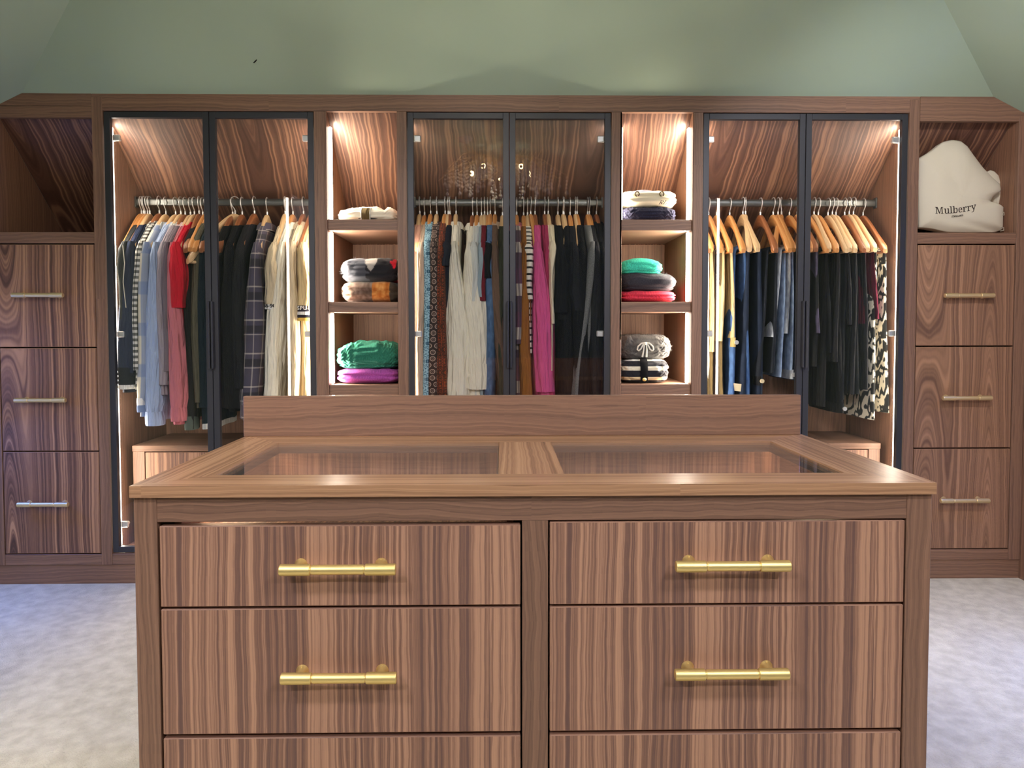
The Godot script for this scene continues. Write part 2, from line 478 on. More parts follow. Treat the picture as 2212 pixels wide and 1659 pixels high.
# a vertical strip: glowing profile plus an area light in front of it
func led_strip(parent: Node, x: float, y0: float, y1: float, z: float, side: float, e := 1.0, turn := 0.15) -> void:
	var st := new_st()
	ext(st, x, x + side * 0.010, y0, y1, z - 0.009, z + 0.009, 1, Vector2.ZERO, 0.003)
	obj("led_strip", st, M.led if e > 0.45 else M.led_dim, parent)
	var l := AreaLight3D.new()
	l.name = "led_light"
	parent.add_child(l, true)
	l.area_size = Vector2(0.014, y1 - y0)
	var p := Vector3(x + side * 0.014, (y0 + y1) * 0.5, z)
	l.look_at_from_position(p, p + Vector3(side, 0, -turn), Vector3.UP)
	l.light_energy = LED * e * (y1 - y0)
	l.light_color = Color(1.0, 0.945, 0.86)
	l.area_range = 6; l.area_attenuation = 2; l.shadow_enabled = true

# ------------------------------------------------------------------ fittings
func handle_mesh() -> ArrayMesh:   # fluted bar pull, posts towards -z
	var st := new_st()
	var L := 0.0955
	for part in [[-L, -0.045, 0.0092, true], [-0.0435, 0.0435, 0.0080, false], [0.045, L, 0.0092, true]]:
		var rows := []
		var xs := [part[0], part[0] + 0.0015, part[1] - 0.0015, part[1]]
		for k in 4:
			var ring := PackedVector3Array()
			var r: float = part[2] * (0.86 if k in [0, 3] else 1.0)
			for j in 48:
				var a := TAU * j / 48
				var rr := r * (1.0 + (0.035 if j % 2 == 0 else -0.035) * (1.0 if part[3] else 0.45))
				ring.append(Vector3(xs[k], rr * cos(a), rr * sin(a)))
			rows.append(ring)
		grid(st, rows, true)
		cap(st, rows[0], Vector3.LEFT)
		cap(st, rows[3], Vector3.RIGHT)
	tube(st, PackedVector3Array([Vector3(-0.05, 0, 0), Vector3(0.05, 0, 0)]), PackedFloat32Array([0.0066]), 16)
	for s in [-1.0, 1.0]:
		tube(st, PackedVector3Array([Vector3(s * 0.0675, 0, -0.0275), Vector3(s * 0.0675, 0, -0.0255), Vector3(s * 0.0675, 0, -0.02), Vector3(s * 0.0675, 0, 0)]), PackedFloat32Array([0.0108, 0.0108, 0.0075, 0.0065]), 18)
		bx(st, Vector3(s * 0.0675, 0, -0.0245), Vector3(0.0016, 0.021, 0.003), 1, Vector2.ZERO, 0.0004, Transform3D(Basis(), Vector3.ZERO))
	return st.commit()

func drawer(parent: Node, hm: Mesh, m: Material, hmat: Material, x0: float, x1: float, y0: float, y1: float, zf: float, off: Vector2, hx: float, hy: float, lab := "") -> void:
	var st := new_st()
	ext(st, x0, x1, y0, y1, zf - 0.02, zf, 1, off, 0.0012)
	ext(st, x0 + 0.012, x1 - 0.012, y0 + 0.012, y1 - 0.03, zf - 0.34, zf - 0.02, 2, off, 0.001)
	var d := obj("drawer", st, m, parent)
	if lab: d.set_meta("label", lab)
	put("handle", hm, hmat, d, Transform3D(Basis(), Vector3(hx, hy, zf + 0.0275)))

func glass_door(parent: Node, x0: float, x1: float, y0: float, y1: float, hinge_left: bool) -> void:
	var zf := -2.784
	var zb := -2.804
	var w := 0.0225
	var st := new_st()
	ext(st, x0, x0 + w, y0, y1, zb, zf, 1, Vector2.ZERO, 0.001)
	ext(st, x1 - w, x1, y0, y1, zb, zf, 1, Vector2.ZERO, 0.001)
	ext(st, x0 + w, x1 - w, y1 - w, y1, zb, zf, 0, Vector2.ZERO, 0.001)
	ext(st, x0 + w, x1 - w, y0, y0 + w, zb, zf, 0, Vector2.ZERO, 0.001)
	var d := obj("glass_door", st, M.frame, parent)
	var g := new_st()
	ext(g, x0 + w, x1 - w, y0 + w, y1 - w, -2.797, -2.793, 1, Vector2.ZERO, 0.0003)
	obj("pane", g, M.glass, d)
	var hx := x1 - 0.0045 if hinge_left else x0 + 0.0045
	var hs := new_st()
	ext(hs, hx - 0.004, hx + 0.004, 0.833, 1.091, zf, zf + 0.022, 1, Vector2.ZERO, 0.0028)
	obj("handle", hs, M.frame, d)
	var sx := x0 + w + 0.012 if hinge_left else x1 - w - 0.012
	for hy in [0.225, 0.965, 1.715]:
		var h := new_st()
		ext(h, sx - 0.014, sx + 0.014, hy - 0.012, hy + 0.012, zb - 0.012, zb, 0, Vector2.ZERO, 0.003)
		tube(h, PackedVector3Array([Vector3(sx, hy, zb - 0.03), Vector3(sx, hy, zb - 0.01)]), PackedFloat32Array([0.007]), 10)
		obj("hinge", h, M.steel, d)

# side panels, back, floor and the veneered board under the roof slope of one cabinet
func carcass(t: Node, x0: float, x1: float, off: Vector2, y0 := 0.10) -> void:
	var th := 0.016
	for s in [0, 1]:
		var a := x0 - th if s == 0 else x1
		var rows := new_st()
		# panel cut along the slope
		var prof := PackedVector2Array([Vector2(-2.80, y0), Vector2(-2.80, 1.81), Vector2(-3.26, 1.35), Vector2(-3.26, y0)])
		for k in 4:
			var p := prof[k]
			var q := prof[(k + 1) % 4]
			var e := q - p
			var n := Vector3(0, e.x, -e.y).normalized()
			if n.dot(Vector3(0, (p.y + q.y) / 2 - 0.9, (p.x + q.x) / 2 + 3.03)) < 0: n = -n
			var A := Vector3(a, p.y, p.x); var B := Vector3(a, q.y, q.x); var C := Vector3(a + th, q.y, q.x); var E := Vector3(a + th, p.y, p.x)
			tri(rows, A, B, C, n, Vector2(A.x, -A.y), Vector2(B.x, -B.y), Vector2(C.x, -C.y))
			tri(rows, A, C, E, n, Vector2(A.x, -A.y), Vector2(C.x, -C.y), Vector2(E.x, -E.y))
		for x in [a, a + th]:
			var n := Vector3.LEFT if x == a else Vector3.RIGHT
			for k in [[0, 1, 2], [0, 2, 3]]:
				var V := []
				for i in k: V.append(Vector3(x, prof[i].y, prof[i].x))
				tri(rows, V[0], V[1], V[2], n, Vector2(V[0].z, -V[0].y) + off, Vector2(V[1].z, -V[1].y) + off, Vector2(V[2].z, -V[2].y) + off)
		obj("side_panel", rows, M.inner, t)
	box("back_panel", M.inner, t, x0, x1, y0, 1.36, -3.265, -3.25, 1, off)
	box("floor_panel", M.inner, t, x0, x1, y0, y0 + 0.018, -3.25, -2.81, 0, off)
	var sl := new_st()
	var b := Basis(Vector3.RIGHT, -PI / 4)
	var len := 0.64
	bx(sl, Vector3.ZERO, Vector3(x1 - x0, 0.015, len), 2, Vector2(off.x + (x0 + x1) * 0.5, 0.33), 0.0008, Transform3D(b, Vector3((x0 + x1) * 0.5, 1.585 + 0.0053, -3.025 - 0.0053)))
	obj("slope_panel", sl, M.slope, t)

func hang_rail(x0: float, x1: float, called: String, label: String) -> void:
	var t := thing(called, label, "rail", Vector3((x0 + x1) / 2, 1.507, -3.02))
	var h := (x1 - x0) / 2
	var rows := []
	for x in [-h + 0.004, h - 0.004]:
		var ring := PackedVector3Array()
		for j in 16:
			var a := TAU * j / 16
			ring.append(Vector3(x, 0.015 * sin(a), 0.0075 * cos(a)))
		rows.append(ring)
	var st := new_st()
	grid(st, rows, true)
	obj("bar", st, M.rail, t)
	for s in [-1.0, 1.0]:
		var e := new_st()
		ext(e, s * h, s * (h - 0.006), -0.022, 0.022, -0.013, 0.013, 1, Vector2.ZERO, 0.002)
		obj("end_bracket", e, M.rail, t)

# a flat board of any outline in one plane, extruded: outline as points (a, b); ax says which axis is the thickness
func slab(st: SurfaceTool, poly: PackedVector2Array, t0: float, t1: float, ax: int, g: int, off := Vector2.ZERO) -> void:
	var mk := func(p: Vector2, t: float) -> Vector3:
		return Vector3(p.x, t, p.y) if ax == 1 else (Vector3(p.x, p.y, t) if ax == 2 else Vector3(t, p.y, p.x))
	var idx := Geometry2D.triangulate_polygon(poly)
	for t in [t0, t1]:
		var n := Vector3.ZERO
		n[ax] = 1.0 if t == maxf(t0, t1) else -1.0
		for k in range(0, idx.size(), 3):
			var a: Vector3 = mk.call(poly[idx[k]], t); var b: Vector3 = mk.call(poly[idx[k + 1]], t); var c: Vector3 = mk.call(poly[idx[k + 2]], t)
			tri(st, a, b, c, n, box_uv(a, ax, g, off), box_uv(b, ax, g, off), box_uv(c, ax, g, off))
	var cen := Vector2.ZERO
	for p in poly: cen += p
	cen /= poly.size()
	for k in poly.size():
		var p := poly[k]
		var q := poly[(k + 1) % poly.size()]
		var e := (q - p).orthogonal().normalized()
		if e.dot((p + q) * 0.5 - cen) < 0: e = -e
		var n: Vector3 = mk.call(e, 0.0)
		var na := n.abs().max_axis_index()
		var a: Vector3 = mk.call(p, t0); var b: Vector3 = mk.call(q, t0); var c: Vector3 = mk.call(q, t1); var d: Vector3 = mk.call(p, t1)
		tri(st, a, b, c, n, box_uv(a, na, g, off), box_uv(b, na, g, off), box_uv(c, na, g, off))
		tri(st, a, c, d, n, box_uv(a, na, g, off), box_uv(c, na, g, off), box_uv(d, na, g, off))

# a thick plate between a polygon and the same polygon moved by out
func plate(st: SurfaceTool, poly: Array, out: Vector3) -> void:
	var n: Vector3 = -out.normalized()
	for k in range(1, poly.size() - 1):
		tri(st, poly[0], poly[k], poly[k + 1], n, Vector2.ZERO, Vector2.ZERO, Vector2.ZERO)
		tri(st, poly[0] + out, poly[k] + out, poly[k + 1] + out, -n, Vector2.ZERO, Vector2.ZERO, Vector2.ZERO)
	for k in poly.size():
		var p: Vector3 = poly[k]
		var q: Vector3 = poly[(k + 1) % poly.size()]
		var m := (q - p).cross(out).normalized()
		tri(st, p, q, q + out, m, Vector2.ZERO, Vector2.ZERO, Vector2.ZERO)
		tri(st, p, q + out, p + out, m, Vector2.ZERO, Vector2.ZERO, Vector2.ZERO)

# ------------------------------------------------------------------ hangers and clothes (origin: middle of the rail)
const HW := 0.170
func top_of(z: float) -> float:
	var s := absf(z) / HW
	return -0.047 - 0.15 * (sqrt(s * s + 0.03) - 0.173) / 0.842

var hook_m: ArrayMesh
var body_m: ArrayMesh
var bar_m: ArrayMesh
func make_hanger_meshes() -> void:
	var h := new_st()
	tube(h, PackedVector3Array([Vector3(0, -0.052, 0), Vector3(0, -0.036, 0), Vector3(0, -0.034, 0)]), PackedFloat32Array([0.0034, 0.0034, 0.0022]), 8)
	var pts := PackedVector3Array()
	for p in [[0.0, -0.036], [0.004, -0.028], [0.014, -0.018], [0.0205, -0.005], [0.0215, 0.005], [0.0165, 0.0165], [0.006, 0.0222], [-0.006, 0.0222], [-0.0165, 0.0165], [-0.021, 0.006]]:
		pts.append(Vector3(0, p[1], p[0]))
	tube(h, pts, PackedFloat32Array([0.0022]), 7)
	hook_m = h.commit()
	var rows := []
	var K := 32
	for i in K + 1:
		var s := -1.0 + 2.0 * i / K
		var z := s * HW
		var hh := 0.052 - 0.026 * smoothstep(0.0, 0.45, absf(s)) + 0.006 * smoothstep(0.7, 1.0, absf(s))
		var tx := 0.0095 + 0.0048 * smoothstep(0.55, 1.0, absf(s))
		if i in [0, K]:
			hh *= 0.55; tx *= 0.6
		var yc := top_of(z) - (0.052 - 0.026 * smoothstep(0.0, 0.45, absf(s)) + 0.006 * smoothstep(0.7, 1.0, absf(s))) * 0.5
		var ring := PackedVector3Array()
		for j in 12:
			var a := TAU * j / 12
			ring.append(Vector3(tx * signf(cos(a)) * pow(absf(cos(a)), 0.6) + 0.004 * s * s - 0.001, yc + hh * 0.5 * signf(sin(a)) * pow(absf(sin(a)), 0.6), z))
		rows.append(ring)
	var b := new_st()
	grid(b, rows, true, 1, 1, true)
	cap(b, rows[0], Vector3.FORWARD)
	cap(b, rows[K], Vector3.BACK)
	body_m = b.commit()
	var r := new_st()
	tube(r, PackedVector3Array([Vector3(0.006, -0.214, -0.165), Vector3(0.006, -0.214, 0.165)]), PackedFloat32Array([0.0052]), 10)
	bar_m = r.commit()

func hanger(x: float, tone: String, turn: float, label: String, group: String, lift := 0.0, big := 1.0) -> void:
	var t := thing("clothes_hanger", label, "hanger", Vector3(x, 1.507 + lift, -3.02), group)
	t.rotation.y = turn
	put("hook", hook_m, M.steel, t)
	var xf := Transform3D(Basis.from_scale(Vector3(1.0, big, big)), Vector3(0, 0.047 * (big - 1.0), 0))
	put("wooden_body", body_m, M["h_" + tone], t, xf)
	put("trouser_bar", bar_m, M["h_" + tone], t, xf)

func ring_se(y: float, hz: float, hx: float, n: int, e: float, fold: float, ph: float, xo := 0.0, zo := 0.0) -> PackedVector3Array:
	var r := PackedVector3Array()
	for j in n:
		var a := TAU * j / n
		var k := 1.0 + fold * (0.6 * sin(5.0 * a + ph + y * 7.0) + 0.5 * sin(9.0 * a - ph * 2.0 + y * 11.0))
		r.append(Vector3(xo + hx * k * signf(sin(a)) * pow(absf(sin(a)), e), y, zo + hz * (1.0 + 0.12 * fold * sin(3.0 * a + ph)) * signf(cos(a)) * pow(absf(cos(a)), e)))
	return r

func upper(t: Node3D, kind: String, m: Material, hem: float, slv: float, th: float, o: Dictionary) -> void:
	var ph := rng.randf() * TAU
	var lean: float = o.get("lean", 0.0)
	var flare: float = o.get("flare", 0.008)
	var rows := []
	var n := 32
	var sh: float = o.get("sh", 0.188)
	var crow := [[-0.099, 0.066, 0.022], [-0.105, 0.082, 0.026]]
	for c in crow: rows.append(ring_se(c[0], c[1], c[2], n, 0.85, 0.0, ph))
	for k in range(1, 7):
		var hz := lerpf(0.085, sh, k / 6.0)
		rows.append(ring_se(top_of(hz) + 0.005 - (0.008 if k == 6 else 0.0), hz, lerpf(0.026, 0.021, k / 6.0), n, lerpf(0.8, 0.5, k / 6.0), 0.03, ph))
	var y0 := top_of(sh) - 0.02
	for k in range(0, 15):
		var q := k / 14.0
		rows.append(ring_se(lerpf(y0, hem, q), sh + flare * q - 0.004, lerpf(0.021, th, smoothstep(0.0, 0.7, q)), n, lerpf(0.5, 0.75, q), 0.28 * smoothstep(0.0, 0.5, q), ph, lean * q * q))
	var st := new_st()
	grid(st, rows, true, 1, 1, true)
	obj("body", st, m, t)
	if o.has("collar"):
		var cr := []
		for c in [[-0.112, 0.084, 0.033], [-0.100, 0.066, 0.028], [-0.089, 0.060, 0.025], [-0.086, 0.056, 0.022], [-0.092, 0.052, 0.018]]:
			cr.append(ring_se(c[0], c[1], c[2], 24, 0.8, 0.06, ph))
		# the turned down flap, longer at the front
		var c2 := new_st()
		grid(c2, cr, true, 1, 1, true)
		var fl := []
		for c in [[-0.087, 0.059, 0.026], [-0.101, 0.076, 0.034], [-0.121, 0.096, 0.036]]:
			fl.append(ring_se(c[0], c[1], c[2], 24, 0.8, 0.08, ph))
		grid(c2, fl, true, 1, 1, true)
		obj("collar", c2, M[o.collar], t)
	if o.has("rib"):
		var rb := []
		for k in 5:
			rb.append(ring_se(hem - float(o.get("rib_h", 0.062)) + (float(o.get("rib_h", 0.062)) + 0.002) * k / 4.0, sh + flare - 0.002, th * 1.03, 40, 0.8, 0.18, ph, lean))
		var s3 := new_st()
		grid(s3, rb, true, 1, 1, false)
		obj("hem_band", s3, M[o.rib], t)
	if o.has("cord"):
		for sg in [-1.0, 1.0]:
			var ct := new_st()
			tube(ct, PackedVector3Array([Vector3(0.012 * sg, -0.20, 0.205), Vector3(0.016 * sg + 0.004, -0.27, 0.210), Vector3(0.008 * sg + 0.006, -0.34, 0.212), Vector3(0.012 * sg + 0.010, -0.44, 0.210)]), PackedFloat32Array([0.0016]), 6)
			obj("drawstring", ct, M.ivory, t)
	if slv == 0.0: return
	for sg in [1.0, -1.0]:
		var L: float = -0.195 - slv
		var sr := []
		var zt: float = sh - 0.028
		var cuff: float = o.get("cuff_len", 0.055)
		var w0: float = o.get("sw", th)
		for k in 17:
			var q := k / 16.0
			var rz := lerpf(0.034, 0.036, q) * (1.0 if k > 0 else 0.5)
			var rx := lerpf(0.020, w0, smoothstep(0.0, 0.45, q)) * (1.0 - (0.18 if o.has("cuff") and k >= 15 else 0.0)) * (1.0 if k > 0 else 0.5)
			sr.append(ring_se(lerpf(-0.190, -0.195 - L, q) + (0.010 if k == 0 else 0.0), rz, rx, 24, 0.85, 0.24 * smoothstep(0.0, 0.4, q), ph + sg, float(o.get("slean", lean)) * q + 0.004 * sin(q * 6.0 + ph), sg * (zt + 0.012 * smoothstep(0.0, 0.4, q))))
		var s2 := new_st()
		grid(s2, sr, true, 1, 1, true)
		cap(s2, sr[16], Vector3.DOWN)
		var sv := obj("sleeve", s2, m, t)
		if sg > 0 and o.has("print"):
			var xc: float = float(o.get("slean", lean))
			letters(sv, "lettering", text_mesh(o.print, 0.036 if o.print == "SPU" else 0.046, false, 0.0, true), M.white if o.print == "SPU" else M.black, func(p: Vector3) -> Vector3:
				var u := clampf(p.x / (w0 * 1.02), -0.98, 0.98)
				return Vector3(xc + p.x, -0.195 - L + (cuff - 0.014 if o.print == "SPU" else cuff * 0.5) + p.y, zt + 0.012 + 0.0375 * pow(1.0 - pow(absf(u), 2.35), 0.425) + 0.002 + p.z))
		if o.has("cuff"):
			var bands: Array = o.cuff if o.cuff is Array else [o.cuff]
			var nb := bands.size()
			for b in nb:
				var cb := []
				for k in 4:
					var q := (b + k / 3.0) / nb
					var ww := w0 * (0.90 if k in [0, 3] else 0.97)
					cb.append(ring_se(-0.195 - L + cuff * (1.0 - q) - 0.004, 0.0375, ww, 24, 0.85, 0.06, ph + sg, float(o.get("slean", lean)), sg * (zt + 0.012)))
				var s4 := new_st()
				grid(s4, cb, true, 1, 1, true)
				obj("cuff", s4, M[bands[b]], sv)

# trousers folded over the bar of their hanger: a flattened tube along an upturned U
func trousers(t: Node3D, m: Material, l1: float, l2: float, hz: float, th: float, o: Dictionary) -> void:
	var ph := rng.randf() * TAU
	var gap: float = o.get("gap", 0.006)
	var path := []
	var bw := gap + th * 0.5
	var lean: float = o.get("lean", 0.0)
	for k in 9: path.append([Vector2(-bw - th * 0.4 * (1.0 - k / 8.0) + lean * (1.0 - k / 8.0), lerpf(l1, -0.215, k / 8.0)), 1.0 - k / 8.0])
	for k in range(1, 6):
		var a := PI - PI * k / 6.0
		path.append([Vector2(bw * cos(a), -0.215 + (bw * 0.9 + 0.002) * sin(a)), 0.0])
	for k in 9: path.append([Vector2(bw + th * 0.4 * k / 8.0 + lean * k / 8.0, lerpf(-0.215, l2, k / 8.0)), k / 8.0])
	var rows := []
	for i in path.size():
		var p: Vector2 = path[i][0]
		var d: Vector2 = ((path[mini(i + 1, path.size() - 1)][0] as Vector2) - (path[maxi(i - 1, 0)][0] as Vector2)).normalized()
		var nn := Vector2(-d.y, d.x)
		var q: float = path[i][1]
		var ring := PackedVector3Array()
		var w := hz * (1.0 + float(o.get("flare", 0.12)) * q)
		var tt := th * lerpf(0.36, 0.55, smoothstep(0.0, 0.6, q))
		for j in 24:
			var a := TAU * j / 24
			var k := 1.0 + 0.14 * q * sin(4.0 * a + ph + p.y * 14.0)
			var off := nn * tt * k * signf(sin(a)) * pow(absf(sin(a)), 0.75)
			ring.append(Vector3(0.006 + p.x + off.x + 0.004 * sin(p.y * 13.0 + ph) * q, p.y + off.y, w * signf(cos(a)) * pow(absf(cos(a)), 0.6) + 0.004 * sin(p.y * 17.0 + ph)))
		rows.append(ring)
	var st := new_st()
	grid(st, rows, true, 1, 1, true)
	cap(st, rows[0], Vector3.DOWN)
	cap(st, rows[-1], Vector3.DOWN)
	obj("legs", st, m, t)
	if o.has("waist"):
		var e: Vector2 = path[0][0] if o.get("wside", 1) == 0 else path[-1][0]
		var s2 := new_st()
		var rw := []
		for k in 4: rw.append(ring_se(e.y + 0.002 - 0.038 * k / 3.0, hz * (1.0 + float(o.get("flare", 0.12))) * 1.02, th * 0.66, 28, 0.7, 0.06, ph, 0.006 + e.x))
		grid(s2, rw, true, 1, 1, true)
		cap(s2, rw[3], Vector3.DOWN)
		obj("waistband", s2, M[o.waist], t)
		for z in [-0.6, 0.1, 0.7]:
			var s3 := new_st()
			bx(s3, Vector3(0.006 + e.x + th * 0.68, e.y - 0.018, hz * z), Vector3(0.004, 0.046, 0.010), 1, Vector2.ZERO, 0.001)
			obj("belt_loop", s3, M[o.waist], t)
		var s5 := new_st()
		tube(s5, PackedVector3Array([Vector3(0.006 + e.x + th * 0.3, e.y - 0.018, hz * 1.14), Vector3(0.006 + e.x + th * 0.3, e.y - 0.018, hz * 1.19)]), PackedFloat32Array([0.0085]), 12)
		obj("button", s5, M.steel if not o.has("tag") else M.tagc, t)
		if o.has("tag"):
			var s4 := new_st()
			bx(s4, Vector3(0.006 + e.x + 0.004, e.y - 0.055, hz * 1.06), Vector3(0.036, 0.030, 0.002), 1, Vector2.ZERO, 0.0004, Transform3D(Basis(Vector3.BACK, -0.12), Vector3.ZERO))
			obj("care_tag", s4, M.tagc, t)

func garment(row: Array, place: String, group: String) -> void:
	var desc: String = row[0]
	var o: Dictionary = row[8] if row.size() > 8 else {}
	var fx: float = row[2]
	var kind: String = row[3]
	var x := at(fx, 600, 2.85).x
	var tone: String = o.get("tone", ["amber", "pale", "brown", "amber", "pale"][rng.randi() % 5])
	var turn: float = o.get("turn", 0.0) + (rng.randf() - 0.5) * 0.06
	var lift: float = -0.004 + 0.006 * rng.randf()
	var nm: String = o.get("name", {"trouser": "trousers", "long": "shirt", "short": "t_shirt", "none": "dress"}[kind])
	hanger(x, tone, turn, tone + " wooden hanger holding the " + desc, group + " hangers", lift)
	var t := thing(nm, desc + " " + place, row[1], Vector3(x, 1.507 + lift, -3.02), group)
	t.rotation.y = turn
	var hem: float = at(fx, row[5], 2.88).y - 1.507
	if kind == "trouser":
		var l2: float = at(fx, row[6], 2.88).y - 1.507
		trousers(t, M[row[4]], hem, l2, o.get("hz", 0.125), row[7], o)
		return
	var sl: float = 0.0 if kind == "none" else at(fx, row[6], 2.84).y - 1.507
	upper(t, kind, M[row[4]], hem, sl, row[7], o)

# ------------------------------------------------------------------ folded knitwear
func folded_mesh(a: float, h: float, c: float, sd: int, o: Dictionary) -> ArrayMesh:
	var n := FastNoiseLite.new(); n.seed = sd; n.frequency = 1.0
	var bump: float = o.get("bump", 0.10)
	var rows := []
	var R := 44 if o.has("knit") else 28
	var C := 220 if o.has("knit") else 72
	for i in R + 1:
		var p := -PI / 2 + PI * i / R
		var rr := pow(maxf(cos(p), 0.0001), 0.32)
		var yy := 0.5 + 0.5 * signf(sin(p)) * pow(absf(sin(p)), 0.75)
		for k in o.get("folds", []):
			rr *= 1.0 - 0.055 * exp(-pow((yy - k) / 0.045, 2.0))
		if i in [0, R]: rr = 0.002
		var ring := PackedVector3Array()
		for j in C:
			var t := TAU * j / C
			var e := 0.42
			var x := a * rr * signf(cos(t)) * pow(absf(cos(t)), e)
			var z := c * rr * signf(sin(t)) * pow(absf(sin(t)), e)
			var top := smoothstep(0.25, 0.95, yy)
			var tilt: float = o.get("tilt", 0.0) * x / a
			var hum: float = o.get("hump", 0.0) * (1.0 - pow(x / a, 2.0))
			var y := h * yy * (1.0 + bump * top * n.get_noise_2d(x * 16.0, z * 12.0) + (tilt + hum) * top)
			var w := 1.0 + 0.035 * n.get_noise_2d(t * 2.2, yy * 5.0) * 1.5
			var kn: float = o.get("knit", 0.0)
			var kd := kn * (absf(sin(x * 115.0)) - 0.5 + 0.6 * sin(y * 420.0 + z * 160.0 + 3.0 * sin(x * 230.0))) if kn > 0.0 else 0.0
			ring.append(Vector3(x * w, y + kd * top * 0.6, z * w + kd * signf(sin(t))))
		rows.append(ring)
	var st := new_st()
	grid(st, rows, true, 1, 1, true, func(p: Vector3) -> Vector2: return Vector2(p.x + a, -p.y - (p.z * 0.8 if not o.has("yuv") else 0.0)))
	return st.commit()

func fuzz(parent: Node, m: Material, a: float, h: float, c: float, n: int, sd: int, len := 0.011) -> void:
	var r := RandomNumberGenerator.new(); r.seed = sd
	var st := new_st()
	for i in n:
		var t := r.randf() * TAU
		var top := r.randf() < 0.35
		var yy := r.randf()
		var e := 0.42
		var rr := pow(maxf(cos((yy - 0.5) * PI), 0.0001), 0.32) if not top else sqrt(r.randf()) * 0.75
		var p := Vector3(a * rr * signf(cos(t)) * pow(absf(cos(t)), e), h * (yy if not top else 0.96), c * rr * signf(sin(t)) * pow(absf(sin(t)), e))
		var out := Vector3(p.x / a, (p.y / h - 0.5) * 1.6, p.z / c).normalized()
		var d := (out + Vector3(r.randf() - 0.5, r.randf() - 0.5, r.randf() - 0.5) * 1.7).normalized() * len * (0.5 + r.randf())
		var s := d.cross(Vector3(r.randf() - 0.5, r.randf() - 0.5, r.randf() - 0.5)).normalized() * 0.0006
		p -= out * 0.002
		var uv := Vector2(p.x + a, -p.y - p.z * 0.8)
		tri(st, p - s, p + s, p + d, out, uv, uv, uv)
	var f := obj("fuzz", st, m, parent)
	f.set_meta("kind", "stuff")

# px box of the photograph: x0, x1, y bottom, y top, at distance d; depth back from there
func folded(called: String, label: String, cat: String, group: String, m: String, x0: float, x1: float, base: float, h: float, sd: int, o := {}, front := 2.825, depth := 0.30) -> Node3D:
	var xc := (x0 + x1) * 0.5
	var t := thing(called, label, cat, Vector3(xc, base, -(front + depth * 0.5)), group)
	var me := folded_mesh((x1 - x0) * 0.5, h, depth * 0.5, sd, o)
	put("folded_body", me, M[m], t)
	if o.has("fuzz"):
		fuzz(t, M[o.get("fuzzm", m)], (x1 - x0) * 0.5, h, depth * 0.5, o.fuzz, sd + 50)
	return t

func text_mesh(s: String, width: float, serif := true, italic := 0.0, bold := false) -> Array:
	var tm := TextMesh.new()
	var f := SystemFont.new()
	f.font_names = PackedStringArray(["Droid Serif" if serif else "Droid Sans"])
	if bold: f.font_weight = 700
	tm.font = f
	tm.text = s
	tm.font_size = 64
	tm.depth = 0.02
	var arr := tm.get_mesh_arrays()
	var v: PackedVector3Array = arr[Mesh.ARRAY_VERTEX]
	if v.is_empty(): return [v, PackedInt32Array()]
	var lo := v[0]; var hi := v[0]
	for p in v:
		lo = lo.min(p); hi = hi.max(p)
	var k := width / (hi.x - lo.x)
	var c := (lo + hi) * 0.5
	for i in v.size():
		var p := v[i] - c
		v[i] = Vector3(p.x * k + italic * p.y * k, p.y * k, 0.0004 if p.z > 0 else -0.0006)
	return [v, arr[Mesh.ARRAY_INDEX], arr[Mesh.ARRAY_NORMAL]]

# lettering laid on a surface: place(p) returns the point in the parent's space
func letters(parent: Node, called: String, data: Array, m: Material, place: Callable) -> void:
	var st := new_st()
	var v: PackedVector3Array = data[0]
	var idx: PackedInt32Array = data[1]
	if v.is_empty(): return
	for i in range(0, idx.size(), 3):
		var a: Vector3 = place.call(v[idx[i]]); var b: Vector3 = place.call(v[idx[i + 1]]); var c: Vector3 = place.call(v[idx[i + 2]])
		var n := -(b - a).cross(c - a)
		if n.length() < 1e-14: continue
		tri(st, a, b, c, n.normalized(), Vector2.ZERO, Vector2.ZERO, Vector2.ZERO)
	obj(called, st, m, parent)

